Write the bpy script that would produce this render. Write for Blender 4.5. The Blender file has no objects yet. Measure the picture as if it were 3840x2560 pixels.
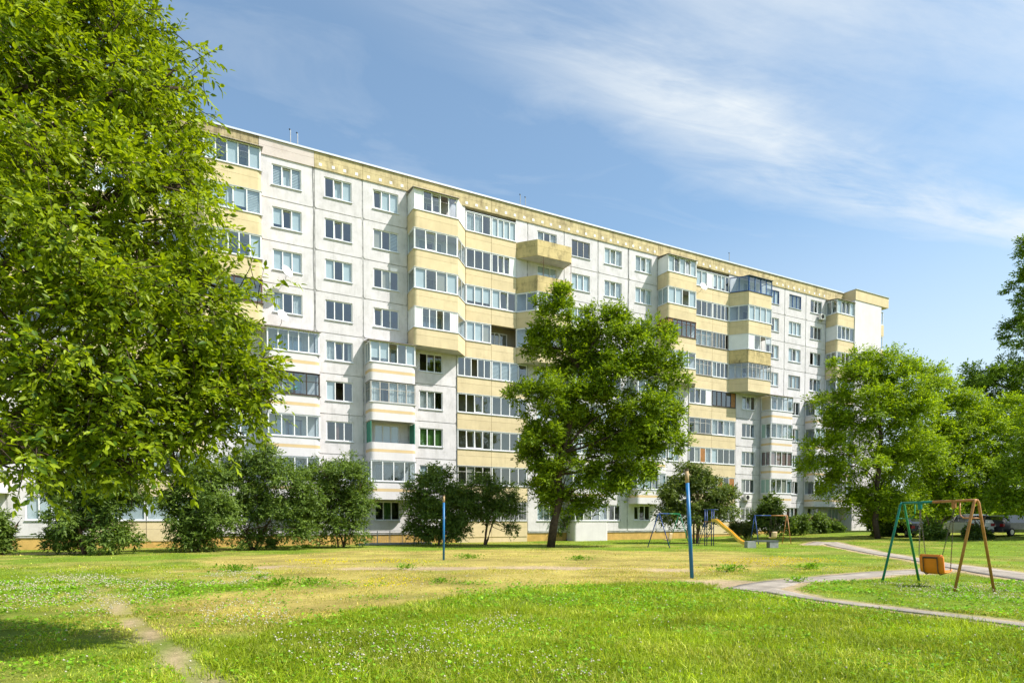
import bpy, math, random
import numpy as np
from mathutils import Vector
from mathutils.geometry import tessellate_polygon

random.seed(7)
RNG = np.random.default_rng(11)
scene = bpy.context.scene
col = scene.collection

# ------------------------------------------------------------------ camera, world, sun, exposure
YAW, PITCH = math.radians(28.013), math.radians(-1.7251)
CAM = Vector((0.0, -45.005, 1.644))
cam_data = bpy.data.cameras.new("camera")
cam = bpy.data.objects.new("camera", cam_data)
col.objects.link(cam)
cam.location = CAM
cam.rotation_euler = (math.pi / 2 + PITCH, 0, -YAW)
cam_data.sensor_width = 36.0
cam_data.lens = 2347.0 / 3840.0 * 36.0
cam_data.shift_y = (2025.0 - 1280.0) / 3840.0
cam_data.clip_start = 0.1
cam_data.clip_end = 5000
scene.camera = cam

TO_SUN = Vector((1.1, -1.0, 1.85)).normalized()
SUN_EL = math.asin(TO_SUN.z)
SUN_ROT = math.atan2(TO_SUN.x, TO_SUN.y)
sun_data = bpy.data.lights.new("sun", 'SUN')
sun_data.energy = 4.8
sun_data.angle = math.radians(0.53)
sun_data.color = (1.0, 0.95, 0.875)
sun = bpy.data.objects.new("sun", sun_data)
col.objects.link(sun)
sun.location = (30, -60, 60)
sun.rotation_euler = (-TO_SUN).to_track_quat('-Z', 'Y').to_euler()

scene.view_settings.view_transform = 'Standard'
scene.view_settings.look = 'None'
scene.view_settings.gamma = 1.0
scene.view_settings.exposure = 0.60
try:
    scene.view_settings.use_curve_mapping = False
except Exception:
    pass
scene.render.engine = 'CYCLES'
scene.cycles.use_denoising = True
scene.cycles.max_bounces = 8
scene.cycles.diffuse_bounces = 3
scene.cycles.glossy_bounces = 3
scene.cycles.transmission_bounces = 4
scene.cycles.transparent_max_bounces = 10
scene.cycles.caustics_reflective = False
scene.cycles.caustics_refractive = False


class NT:
    """small helper to wire shader nodes"""
    def __init__(self, tree):
        self.t = tree
    def n(self, typ, **kw):
        nd = self.t.nodes.new(typ)
        for k, v in kw.items():
            if k.startswith('i_'):
                key = k[2:]
                key = int(key) if key.isdigit() else key.replace('_', ' ')
                nd.inputs[key].default_value = v
            else:
                setattr(nd, k, v)
        return nd
    def l(self, a, b):
        self.t.links.new(a, b)
    def math(self, op, a, b=None, c=None, clamp=False):
        nd = self.t.nodes.new('ShaderNodeMath')
        nd.operation = op
        nd.use_clamp = clamp
        for i, v in enumerate((a, b, c)):
            if v is None:
                continue
            if isinstance(v, (int, float)):
                nd.inputs[i].default_value = v
            else:
                self.l(v, nd.inputs[i])
        return nd.outputs[0]
    def noise(self, vec, scale, detail=4, rough=0.55, dist=0.0):
        nd = self.t.nodes.new('ShaderNodeTexNoise')
        nd.inputs['Scale'].default_value = scale
        nd.inputs['Detail'].default_value = detail
        nd.inputs['Roughness'].default_value = rough
        nd.inputs['Distortion'].default_value = dist
        if vec is not None:
            self.l(vec, nd.inputs['Vector'])
        return nd.outputs['Fac']
    def ramp(self, fac, stops):
        nd = self.t.nodes.new('ShaderNodeValToRGB')
        while len(nd.color_ramp.elements) < len(stops):
            nd.color_ramp.elements.new(0.5)
        for e, (p, c) in zip(nd.color_ramp.elements, stops):
            e.position = p
            e.color = (c, c, c, 1) if isinstance(c, (int, float)) else (*c, 1)
        self.l(fac, nd.inputs[0])
        return nd.outputs[0]
    def mix(self, fac, a, b, blend='MIX'):
        nd = self.t.nodes.new('ShaderNodeMix')
        nd.data_type = 'RGBA'
        nd.blend_type = blend
        for sock, v in ((nd.inputs['Factor'], fac), (nd.inputs[6], a), (nd.inputs[7], b)):
            if isinstance(v, (int, float)):
                sock.default_value = v
            elif isinstance(v, tuple):
                sock.default_value = (*v, 1)
            else:
                self.l(v, sock)
        return nd.outputs[2]
    def vmul(self, vec, s):
        nd = self.t.nodes.new('ShaderNodeVectorMath')
        nd.operation = 'MULTIPLY'
        self.l(vec, nd.inputs[0])
        nd.inputs[1].default_value = s
        return nd.outputs[0]


# sky: clear summer air with thin cirrus streaks lying in one high sheet
world = bpy.data.worlds.new("World")
scene.world = world
world.use_nodes = True
wt = world.node_tree
wt.nodes.clear()
W = NT(wt)
sky = W.n('ShaderNodeTexSky', sky_type='NISHITA', sun_disc=False)
sky.sun_elevation = SUN_EL
sky.sun_rotation = SUN_ROT
sky.altitude = 150
sky.air_density = 1.0
sky.dust_density = 1.6
sky.ozone_density = 0.7
tc = W.n('ShaderNodeTexCoord')
sep = W.n('ShaderNodeSeparateXYZ')
W.l(tc.outputs['Generated'], sep.inputs[0])
zc = W.math('MAXIMUM', sep.outputs[2], 0.06)
cx = W.math('DIVIDE', sep.outputs[0], zc)
cy = W.math('DIVIDE', sep.outputs[1], zc)
sheet = W.n('ShaderNodeCombineXYZ')
# shear so that the streaks run along the first axis
W.l(W.math('MULTIPLY', cx, 0.62), sheet.inputs[0])
W.l(W.math('MULTIPLY_ADD', cx, 0.16, cy), sheet.inputs[1])
streak = W.noise(sheet.outputs[0], 2.3, 6, 0.62, 0.55)
fine = W.noise(W.vmul(sheet.outputs[0], (1.6, 5.0, 1.0)), 2.6, 6, 0.66, 0.7)
# main streak: sharp on its far side, a long soft veil on the near side
dx_ = W.math('SUBTRACT', cx, 1.45)
tt_ = W.math('SUBTRACT', cy, W.math('MULTIPLY_ADD', W.math('MULTIPLY', dx_, dx_), -0.08, 1.27))
tt_ = W.math('ADD', tt_, W.math('MULTIPLY_ADD', streak, 0.26, -0.13))
far_side = W.ramp(W.math('MULTIPLY_ADD', tt_, -4.2, 0.55), [(0.0, 0.0), (0.9, 1.0)])
veil = W.ramp(W.math('MULTIPLY_ADD', tt_, 1.25, 1.0), [(0.0, 0.10), (0.68, 0.18), (0.97, 0.80)])
side = W.ramp(W.math('MULTIPLY', cx, 0.4), [(0.10, 0.12), (0.44, 1.0)])
body = W.math('MULTIPLY', W.math('MULTIPLY', far_side, veil), side)
over = W.math('MULTIPLY', W.ramp(W.math('MULTIPLY_ADD', W.math('MULTIPLY_ADD', cx, 0.38, cy), -1.3, 2.05), [(0.2, 0.0), (0.9, 1.0)]), W.math('MULTIPLY', side, 0.42))
grain = W.math('ADD', W.ramp(streak, [(0.30, 0.05), (0.68, 1.0)]), W.math('MULTIPLY', W.ramp(fine, [(0.35, 0.0), (0.72, 1.0)]), 0.5))
dens = W.math('MULTIPLY', W.math('ADD', body, over), grain)
wisp = W.math('MULTIPLY', W.ramp(W.noise(W.vmul(sheet.outputs[0], (1.0, 1.6, 1.0)), 1.9, 7, 0.6, 0.8), [(0.50, 0.0), (0.82, 1.0)]), 0.30)
dens = W.math('MINIMUM', W.math('ADD', W.math('ADD', dens, wisp), 0.07), 0.88)
low = W.ramp(sep.outputs[2], [(0.02, 0.0), (0.18, 1.0)])
hz = W.ramp(sep.outputs[2], [(0.0, 0.85), (0.16, 0.55), (0.45, 0.0)])
skyc = W.mix(W.math('MAXIMUM', W.math('MULTIPLY', dens, low), hz), W.mix(1.0, sky.outputs[0], (0.80, 0.985, 1.0), 'MULTIPLY'), (4.35, 4.6, 4.7))
bg = W.n('ShaderNodeBackground')
W.l(skyc, bg.inputs[0])
bg.inputs[1].default_value = 0.142
wo = W.n('ShaderNodeOutputWorld')
W.l(bg.outputs[0], wo.inputs[0])


# ------------------------------------------------------------------ ground shape and photo-point helpers
def sstep(t):
    t = np.clip(t, 0, 1)
    return t * t * (3 - 2 * t)


def zg(x, y=0):
    return 0.65 * sstep((np.asarray(x, float) - 38.0) / 28.0)


_r = Vector((math.cos(YAW), -math.sin(YAW), 0))
_f = Vector((math.sin(YAW) * math.cos(PITCH), math.cos(YAW) * math.cos(PITCH), math.sin(PITCH)))
_u = _r.cross(_f)
FX = 2347.0 * 0.6125
CY = 2025.0 * 0.6125


def ray(px, py):
    return _f + _r * ((px - 1176.0) / FX) - _u * ((py - CY) / FX)


def at(px, py, depth):
    return CAM + ray(px, py) * depth


def G(px, py):
    d = ray(px, py)
    z = 0.0
    for _ in range(12):
        t = (z - CAM.z) / min(d.z, -1e-4)
        q = CAM + d * t
        z = float(zg(q.x))
    return Vector((q.x, q.y, z))


def at_ground(px, depth):
    """ground point seen in column px at a depth along the camera axis"""
    q = CAM + Vector((math.sin(YAW), math.cos(YAW), 0)) * depth + _r * ((px - 1176.0) / FX * depth)
    return Vector((q.x, q.y, float(zg(q.x))))


# ------------------------------------------------------------------ mesh helpers
class MB:
    def __init__(self):
        self.v, self.f = [], []
    def box(self, x0, x1, y0, y1, z0, z1):
        b = len(self.v)
        self.v += [(x0, y0, z0), (x1, y0, z0), (x1, y1, z0), (x0, y1, z0), (x0, y0, z1), (x1, y0, z1), (x1, y1, z1), (x0, y1, z1)]
        self.f += [(b, b + 3, b + 2, b + 1), (b + 4, b + 5, b + 6, b + 7), (b, b + 1, b + 5, b + 4), (b + 1, b + 2, b + 6, b + 5), (b + 2, b + 3, b + 7, b + 6), (b + 3, b, b + 4, b + 7)]
        return self
    def quad(self, *p):
        b = len(self.v)
        self.v += [tuple(q) for q in p]
        self.f.append(tuple(range(b, b + len(p))))
        return self
    def tube(self, pts, rad, n=8, caps=True):
        pts = [Vector(p) for p in pts]
        rads = rad if isinstance(rad, (list, tuple)) else [rad] * len(pts)
        base = len(self.v)
        up = Vector((0.13, 0.21, 0.97))
        for i, p in enumerate(pts):
            if i == 0:
                d = pts[1] - p
            elif i == len(pts) - 1:
                d = p - pts[i - 1]
            else:
                d = (pts[i + 1] - p).normalized() + (p - pts[i - 1]).normalized()
            d = d.normalized() if d.length > 1e-9 else Vector((0, 0, 1))
            a = d.cross(up if abs(d.dot(up)) < 0.95 else Vector((1, 0, 0))).normalized()
            c = d.cross(a)
            for k in range(n):
                t = 2 * math.pi * k / n
                self.v.append(tuple(p + (a * math.cos(t) + c * math.sin(t)) * rads[i]))
        for i in range(len(pts) - 1):
            for k in range(n):
                a0 = base + i * n + k
                a1 = base + i * n + (k + 1) % n
                self.f.append((a0, a1, a1 + n, a0 + n))
        if caps:
            self.f.append(tuple(base + k for k in reversed(range(n))))
            e = base + (len(pts) - 1) * n
            self.f.append(tuple(e + k for k in range(n)))
        return self
    def prism(self, poly, z0, z1):
        b = len(self.v)
        n = len(poly)
        self.v += [(x, y, z0) for x, y in poly] + [(x, y, z1) for x, y in poly]
        self.f.append(tuple(b + k for k in reversed(range(n))))
        self.f.append(tuple(b + n + k for k in range(n)))
        for k in range(n):
            k2 = (k + 1) % n
            self.f.append((b + k, b + k2, b + n + k2, b + n + k))
        return self
    def strip(self, pts, z0, z1, t):
        """upright wall along an open plan line, thickness t to the left of travel"""
        P = [Vector((x, y)) for x, y in pts]
        off = []
        for i, p in enumerate(P):
            ns = []
            for a, b2 in ((i - 1, i), (i, i + 1)):
                if 0 <= a and b2 < len(P):
                    d = (P[b2] - P[a]).normalized()
                    ns.append(Vector((-d.y, d.x)))
            m = sum(ns, Vector((0, 0))) / len(ns)
            m = m / max(m.length_squared, 0.25)
            off.append(p + m * t)
        b = len(self.v)
        n = len(P)
        for z in (z0, z1):
            self.v += [(p.x, p.y, z) for p in P] + [(p.x, p.y, z) for p in off]
        o0, i0, o1, i1 = b, b + n, b + 2 * n, b + 3 * n
        for k in range(n - 1):
            self.f += [(o0 + k, o0 + k + 1, o1 + k + 1, o1 + k), (i0 + k + 1, i0 + k, i1 + k, i1 + k + 1),
                       (o1 + k, o1 + k + 1, i1 + k + 1, i1 + k), (o0 + k + 1, o0 + k, i0 + k, i0 + k + 1)]
        for k in (0, n - 1):
            fc = (o0 + k, o1 + k, i1 + k, i0 + k)
            self.f.append(fc if k == 0 else fc[::-1])
        return self
    def mesh(self, name, mat, smooth=False):
        me = bpy.data.meshes.new(name)
        me.from_pydata(self.v, [], self.f)
        me.update()
        if smooth:
            me.polygons.foreach_set('use_smooth', [True] * len(me.polygons))
        me.materials.append(mat)
        return me


def obj(name, me, parent=None, loc=(0, 0, 0), rot=(0, 0, 0)):
    o = bpy.data.objects.new(name, me)
    col.objects.link(o)
    o.location = loc
    o.rotation_euler = rot
    if parent is not None:
        o.parent = parent
    return o


def thing(name, label, cat, loc=(0, 0, 0), rotz=0.0, group=None):
    o = bpy.data.objects.new(name, None)
    col.objects.link(o)
    o.empty_display_size = 0.3
    o.location = loc
    o.rotation_euler = (0, 0, rotz)
    return tag(o, label, cat, group)


def tag(o, label, cat, group=None):
    o['label'] = label
    o['category'] = cat
    if group:
        o['group'] = group
    return o


def big_mesh(name, verts, quads, mat, colors=None):
    """numpy mesh: verts (N,3), quads (M,k)"""
    me = bpy.data.meshes.new(name)
    nv, (nf, k) = len(verts), quads.shape
    me.vertices.add(nv)
    me.vertices.foreach_set('co', np.ascontiguousarray(verts, np.float32).ravel())
    me.loops.add(nf * k)
    me.loops.foreach_set('vertex_index', np.ascontiguousarray(quads, np.int32).ravel())
    me.polygons.add(nf)
    me.polygons.foreach_set('loop_start', np.arange(0, nf * k, k, dtype=np.int32))
    me.update(calc_edges=True)
    if colors is not None:
        a = me.color_attributes.new('Col', 'FLOAT_COLOR', 'POINT')
        c = np.ones((nv, 4), np.float32)
        c[:, :3] = colors
        a.data.foreach_set('color', c.ravel())
    me.materials.append(mat)
    return me


# ------------------------------------------------------------------ materials
def new_mat(name):
    m = bpy.data.materials.new(name)
    m.use_nodes = True
    t = m.node_tree
    t.nodes.clear()
    n = NT(t)
    out = n.n('ShaderNodeOutputMaterial')
    return m, n, out


def paint(name, c, rough=0.6, var=0.10, scale=1.2, bump=0.0, bscale=40, metal=0.0, stain=None, stain_amt=0.0, stain_rng=(0.5, 0.72), streaks=0.0, spec=0.4, objvar=0.0):
    m, n, out = new_mat(name)
    p = n.n('ShaderNodeBsdfPrincipled')
    geo = n.n('ShaderNodeNewGeometry')
    pos = geo.outputs['Position']
    a = n.noise(pos, scale, 5, 0.6)
    dark = tuple(x * (1 - var * 1.6) for x in c)
    lite = tuple(min(1, x * (1 + var)) for x in c)
    cc = n.mix(n.ramp(a, [(0.28, 0.0), (0.72, 1.0)]), dark, lite)
    fineN = n.noise(pos, scale * 14, 4, 0.65)
    cc = n.mix(n.math('MULTIPLY', n.ramp(fineN, [(0.35, 0.0), (0.8, 1.0)]), var * 1.5), cc, tuple(x * 0.8 for x in c))
    if streaks:
        s = n.noise(n.vmul(pos, (5.0, 5.0, 0.35)), 1.0, 5, 0.6)
        cc = n.mix(n.math('MULTIPLY', n.ramp(s, [(0.5, 0.0), (0.75, 1.0)]), streaks), cc, tuple(x * 0.55 for x in c))
    if stain:
        s1 = n.noise(n.vmul(pos, (1.0, 1.0, 0.7)), 1.7, 6, 0.68)
        s2 = n.noise(n.vmul(pos, (9.0, 9.0, 1.0)), 1.0, 5, 0.6)
        s = n.math('MULTIPLY', n.ramp(s1, [(stain_rng[0], 0.0), (stain_rng[1], 1.0)]), n.ramp(s2, [(0.3, 0.2), (0.65, 1.0)]))
        cc = n.mix(n.math('MULTIPLY', s, stain_amt), cc, stain)
    if objvar:
        oi = n.n('ShaderNodeObjectInfo')
        cc = n.mix(n.math('MULTIPLY', oi.outputs['Random'], objvar), cc, tuple(x * y for x, y in zip(c, (0.62, 0.60, 0.57))))
    n.l(cc, p.inputs['Base Color'])
    p.inputs['Roughness'].default_value = rough
    p.inputs['Metallic'].default_value = metal
    p.inputs['Specular IOR Level'].default_value = spec
    if bump:
        b = n.n('ShaderNodeBump')
        b.inputs['Strength'].default_value = bump
        b.inputs['Distance'].default_value = 0.02
        n.l(n.noise(pos, bscale, 5, 0.7), b.inputs['Height'])
        n.l(b.outputs[0], p.inputs['Normal'])
    n.l(p.outputs[0], out.inputs[0])
    return m


def glass_mat(name, tint, ior=2.1, rough=0.0):
    m, n, out = new_mat(name)
    geo = n.n('ShaderNodeNewGeometry')
    b = n.n('ShaderNodeBump')
    b.inputs['Strength'].default_value = 0.05
    b.inputs['Distance'].default_value = 0.05
    n.l(n.noise(geo.outputs['Position'], 2.2, 2, 0.5), b.inputs['Height'])
    tr = n.n('ShaderNodeBsdfTransparent')
    tr.inputs[0].default_value = (*tint, 1)
    gl = n.n('ShaderNodeBsdfGlossy')
    gl.inputs['Color'].default_value = (0.92, 0.95, 0.97, 1)
    gl.inputs['Roughness'].default_value = rough
    lw = n.n('ShaderNodeLayerWeight')
    lw.inputs['Blend'].default_value = 0.5
    f0 = ((ior - 1) / (ior + 1)) ** 2
    fr = n.math('MULTIPLY_ADD', n.math('POWER', lw.outputs['Facing'], 4.0), 1 - f0, f0)
    n.l(b.outputs[0], gl.inputs['Normal'])
    mx = n.n('ShaderNodeMixShader')
    n.l(fr, mx.inputs[0])
    n.l(tr.outputs[0], mx.inputs[1])
    n.l(gl.outputs[0], mx.inputs[2])
    n.l(mx.outputs[0], out.inputs[0])
    return m


def leaf_mat(name, trans=0.38, gloss=0.38, tcol=(1.5, 1.45, 0.55)):
    m, n, out = new_mat(name)
    at_ = n.n('ShaderNodeAttribute', attribute_name='Col')
    p = n.n('ShaderNodeBsdfPrincipled')
    p.inputs['Roughness'].default_value = gloss + 0.14
    p.inputs['Specular IOR Level'].default_value = 0.24
    n.l(at_.outputs['Color'], p.inputs['Base Color'])
    t = n.n('ShaderNodeBsdfTranslucent')
    n.l(n.mix(1.0, at_.outputs['Color'], tcol, 'MULTIPLY'), t.inputs[0])
    mx = n.n('ShaderNodeMixShader')
    mx.inputs[0].default_value = trans
    n.l(p.outputs[0], mx.inputs[1])
    n.l(t.outputs[0], mx.inputs[2])
    n.l(mx.outputs[0], out.inputs[0])
    return m


M = {}
M['wall'] = paint('wall_plaster', (0.70, 0.668, 0.682), 0.9, 0.08, 0.9, 0.7, 45, streaks=0.22, stain=(0.36, 0.345, 0.33), stain_amt=0.75, stain_rng=(0.46, 0.76), spec=0.15, objvar=0.18)
M['joint'] = paint('joint_sealant', (0.50, 0.485, 0.48), 0.95, 0.4, 2.2, 0.9, 25, spec=0.1)
M['pink'] = paint('pink_parapet', (0.62, 0.54, 0.50), 0.9, 0.06, 1.0, 0.3, 50, stain=(0.3, 0.2, 0.16), stain_amt=0.3, spec=0.15)
M['yellow'] = paint('yellow_paint', (0.70, 0.575, 0.355), 0.85, 0.08, 0.8, 0.25, 45, streaks=0.22, stain=(0.34, 0.26, 0.14), stain_amt=0.5, stain_rng=(0.52, 0.78), spec=0.2, objvar=0.20)
M['yellow_worn'] = paint('yellow_worn', (0.62, 0.49, 0.24), 0.9, 0.12, 1.1, 0.4, 40, streaks=0.35, stain=(0.13, 0.105, 0.06), stain_amt=0.85, stain_rng=(0.46, 0.66), spec=0.15)
M['yellow_parapet'] = paint('yellow_parapet', (0.66, 0.545, 0.31), 0.9, 0.14, 1.3, 0.4, 40, objvar=0.25, streaks=0.5, stain=(0.20, 0.155, 0.09), stain_amt=0.9, stain_rng=(0.42, 0.64), spec=0.15)
M['parapet_dark'] = paint('streaked_parapet', (0.52, 0.42, 0.24), 0.9, 0.2, 1.3, 0.4, 40, streaks=0.95, stain=(0.10, 0.08, 0.05), stain_amt=0.8, stain_rng=(0.36, 0.6), spec=0.15)
M['ochre'] = paint('ochre_plinth', (0.58, 0.37, 0.115), 0.9, 0.18, 2.0, 0.8, 30, stain=(0.2, 0.13, 0.06), stain_amt=0.5, spec=0.15)
M['balc_white'] = paint('balcony_white', (0.71, 0.675, 0.68), 0.8, 0.05, 1.0, 0.2, 50, objvar=0.15, streaks=0.18, stain=(0.4, 0.37, 0.33), stain_amt=0.3, stain_rng=(0.58, 0.8), spec=0.2)
M['stripe'] = paint('beige_stripe', (0.66, 0.49, 0.27), 0.85, 0.06, 1.0, spec=0.2)
M['tile_white'] = paint('white_tile', (0.82, 0.80, 0.76), 0.6, 0.05, 2.0)
M['pvc'] = paint('white_frame', (0.80, 0.80, 0.80), 0.4, 0.04, 2.0)
M['pvc_old'] = paint('aged_frame', (0.48, 0.46, 0.43), 0.7, 0.18, 3.0)
M['brown'] = paint('brown_frame', (0.11, 0.045, 0.025), 0.55, 0.2, 3.0)
M['darkbrown'] = paint('dark_frame', (0.045, 0.028, 0.02), 0.55, 0.2, 3.0)
M['bluef'] = paint('blue_frame', (0.02, 0.09, 0.28), 0.5, 0.15, 3.0)
M['wood'] = paint('orange_wood', (0.38, 0.17, 0.05), 0.6, 0.2, 4.0)
M['greenf'] = paint('green_screen', (0.05, 0.25, 0.17), 0.6, 0.15, 3.0)
M['beigep'] = paint('beige_panel', (0.62, 0.53, 0.40), 0.7, 0.08, 2.0)
M['flash'] = paint('zinc_flashing', (0.66, 0.68, 0.71), 0.35, 0.08, 1.5, metal=0.25)
M['flash_dark'] = paint('dark_flashing', (0.09, 0.08, 0.075), 0.6, 0.2, 2.5)
M['canopy'] = paint('corrugated_canopy', (0.35, 0.31, 0.27), 0.6, 0.2, 2.0)
M['soffit'] = paint('concrete_soffit', (0.55, 0.52, 0.47), 0.9, 0.15, 1.5, 0.3, 30)
M['interior'] = paint('room_interior', (0.40, 0.37, 0.34), 0.9, 0.2, 0.3)
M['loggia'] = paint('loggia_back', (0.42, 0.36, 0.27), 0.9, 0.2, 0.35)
M['blind'] = paint('white_blind', (0.72, 0.74, 0.74), 0.8, 0.06, 1.5)
M['blind_beige'] = paint('beige_blind', (0.46, 0.40, 0.32), 0.8, 0.06, 1.5)
M['blind_pink'] = paint('pink_blind', (0.36, 0.20, 0.19), 0.8, 0.08, 1.5)
M['curtain'] = paint('lace_curtain', (0.70, 0.69, 0.67), 0.9, 0.15, 6)
M['curtain_rose'] = paint('rose_curtain', (0.42, 0.22, 0.18), 0.9, 0.3, 5)
M['curtain_sand'] = paint('sand_curtain', (0.50, 0.38, 0.22), 0.9, 0.3, 5)
M['curtain_green'] = paint('green_curtain', (0.18, 0.34, 0.08), 0.9, 0.4, 5)
M['glass'] = glass_mat('window_glass', (0.76, 0.84, 0.87), 2.3)
M['glass_mint'] = paint('frosted_mint', (0.36, 0.50, 0.45), 0.25, 0.04, 2.0)
M['roof'] = paint('roof_felt', (0.12, 0.12, 0.12), 0.9, 0.2, 1.0)
M['metal'] = paint('galvanised', (0.42, 0.43, 0.44), 0.45, 0.12, 3.0, metal=0.5)
M['dish'] = paint('dish_white', (0.72, 0.72, 0.71), 0.45, 0.06, 3.0)
M['ac'] = paint('ac_case', (0.72, 0.70, 0.66), 0.5, 0.06, 3.0)
M['black'] = paint('black_plastic', (0.02, 0.02, 0.02), 0.5, 0.1, 3.0)

# ------------------------------------------------------------------ ground
def world_poly(pts):
    return np.array([(G(x, y).x, G(x, y).y) for x, y in pts])


def in_poly(P, x, y):
    c = np.zeros(x.shape, bool)
    n = len(P)
    for i in range(n):
        x0, y0 = P[i]
        x1, y1 = P[(i + 1) % n]
        cond = (y0 > y) != (y1 > y)
        with np.errstate(divide='ignore', invalid='ignore'):
            xi = (x1 - x0) * (y - y0) / (y1 - y0) + x0
        c ^= cond & (x < xi)
    return c


def line_dist(L, x, y):
    d = np.full(x.shape, 1e9)
    for (x0, y0), (x1, y1) in zip(L[:-1], L[1:]):
        vx, vy = x1 - x0, y1 - y0
        t = np.clip(((x - x0) * vx + (y - y0) * vy) / max(vx * vx + vy * vy, 1e-9), 0, 1)
        d = np.minimum(d, np.hypot(x - x0 - t * vx, y - y0 - t * vy))
    return d


def poly_sd(P, x, y):
    d = line_dist(np.vstack([P, P[:1]]), x, y)
    return np.where(in_poly(P, x, y), -d, d)


_tab = RNG.random((64, 64))


def vnoise(x, y, s):
    x, y = x / s + 100, y / s + 100
    i, j = np.floor(x).astype(int), np.floor(y).astype(int)
    fx, fy = sstep(x - i), sstep(y - j)
    g = lambda a, b: _tab[a % 64, b % 64]
    return (g(i, j) * (1 - fx) + g(i + 1, j) * fx) * (1 - fy) + (g(i, j + 1) * (1 - fx) + g(i + 1, j + 1) * fx) * fy


def fbm(x, y, s):
    return (vnoise(x, y, s) + 0.5 * vnoise(x + 7, y - 3, s / 2.1) + 0.25 * vnoise(x - 5, y + 9, s / 4.3)) / 1.75


DRY = world_poly([(500, 1278), (800, 1266), (1240, 1262), (1700, 1266), (1860, 1285), (1780, 1308), (1640, 1322), (1450, 1336), (1200, 1352), (980, 1382), (760, 1415), (640, 1436), (540, 1400), (600, 1345), (520, 1310)])
LUSH = world_poly([(300, 1610), (520, 1500), (640, 1440), (760, 1418), (980, 1384), (1200, 1354), (1450, 1338), (1640, 1342), (1800, 1362), (2060, 1402), (2352, 1446), (2600, 1480), (2600, 1700), (300, 1700)])
TRAIL1 = world_poly([(640, 1301), (720, 1303), (1000, 1304), (1230, 1302), (1420, 1306), (1560, 1308)])
TRAIL2 = world_poly([(-60, 1296), (20, 1303), (90, 1313), (180, 1330), (250, 1372), (300, 1425), (345, 1455), (385, 1490), (450, 1545), (500, 1600)])
TRAIL3 = world_poly([(-40, 1272), (120, 1271), (190, 1268)])
YELF = [world_poly(p) for p in ([(1650, 1287), (1760, 1278), (1900, 1284), (1960, 1296), (1800, 1305), (1680, 1300)], [(640, 1289), (760, 1285), (840, 1291), (740, 1299)], [(880, 1285), (1000, 1291), (960, 1298), (860, 1296)], [(800, 1338), (920, 1330), (985, 1334), (930, 1350), (830, 1352)])]
CLOVER = [world_poly(p) for p in ([(0, 1335), (200, 1325), (360, 1340), (400, 1380), (250, 1412), (0, 1405)], [(430, 1330), (560, 1312), (640, 1330), (560, 1350), (440, 1352)], [(450, 1380), (640, 1400), (700, 1440), (560, 1450), (470, 1425)], [(650, 1470), (1200, 1420), (1400, 1568), (700, 1568)], [(2000, 1345), (2352, 1345), (2352, 1400), (2100, 1380)])]


def zp(X, Y):
    return ((2560 + X * 0.5442) * 0.6125, (1960 + Y * 0.5445) * 0.6125)


PATH_EDGES = [
    ('asphalt_path', [(300, 445), (380, 425), (560, 402), (720, 388), (900, 370), (1300, 335), (1500, 326), (1700, 318), (1800, 305)], [(560, 478), (620, 470), (660, 455), (730, 432), (800, 410), (1250, 378), (1450, 356), (1700, 343), (1870, 325)]),
    ('asphalt_path', [(845, 90), (940, 98), (1060, 130), (1380, 202), (1600, 238), (1800, 275), (2080, 308), (2400, 350), (2900, 420)], [(845, 98), (920, 125), (1020, 158), (1300, 212), (1560, 252), (1790, 300), (2120, 360), (2400, 402), (2900, 480)]),
    ('asphalt_path', [(640, 452), (720, 470), (860, 500), (1000, 528), (1350, 572), (1640, 603), (2000, 645), (2400, 698), (2900, 770)], [(560, 474), (660, 492), (800, 514), (960, 540), (1340, 586), (1640, 624), (2000, 670), (2400, 724), (2900, 800)]),
]
PATH_POLYS = []
for nm, a, b in PATH_EDGES:
    PATH_POLYS.append(world_poly([zp(*p) for p in a] + [zp(*p) for p in reversed(b)]))


def ground_fields(x, y):
    """dirt, dry, lush, shade-free grass tone on the plot"""
    n1 = fbm(x, y, 2.4)
    n2 = fbm(x + 31, y - 17, 0.7)
    w = (n1 - 0.5) * 2.2 + (n2 - 0.5) * 1.0
    dry = 1 - sstep((poly_sd(DRY, x, y) + w * 1.3 + 0.5) / 1.6)
    lush = 1 - sstep((poly_sd(LUSH, x, y) + (n2 - 0.5) * 0.9 + 0.1) / 0.5)
    dirt = 1.0 * (1 - sstep((line_dist(TRAIL1, x, y) - 0.62 - w * 0.25) / 0.4)) * sstep((fbm(x + 3, y, 2.0) - 0.24) / 0.25)
    dirt = np.maximum(dirt, 0.9 * (1 - sstep((line_dist(TRAIL2, x, y) - 0.10 - w * 0.10) / 0.18)) * (0.45 + 0.55 * sstep((-28.0 - y) / 4.0)) * sstep((fbm(x * 1.0 + 9, y, 1.7) - 0.12) / 0.15))
    dirt = np.maximum(dirt, 0.8 * (1 - sstep((line_dist(TRAIL3, x, y) - 0.3) / 0.5)))
    for P in PATH_POLYS:
        sd = poly_sd(P, x, y)
        edge = 0.17 + 0.24 * fbm(x - 11, y + 4, 1.3)
        dirt = np.maximum(dirt, 1 - sstep((sd - edge * 0.9) / 0.14))
    fork = np.hypot(x - G(1660, 1336).x, y - G(1660, 1336).y)
    dirt = np.maximum(dirt, 1 - sstep((fork - 0.9 - w * 0.5) / 0.6))
    dry = np.clip(dry * (1 - lush) * (0.10 + 0.75 * fbm(x - 40, y + 22, 3.5) + 0.85 * fbm(x + 14, y - 9, 1.0)) + 0.48 * (1 - lush) * sstep((fbm(x + 60, y + 5, 2.6) - 0.42) / 0.25), 0, 1)
    return dirt, dry, lush


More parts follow.
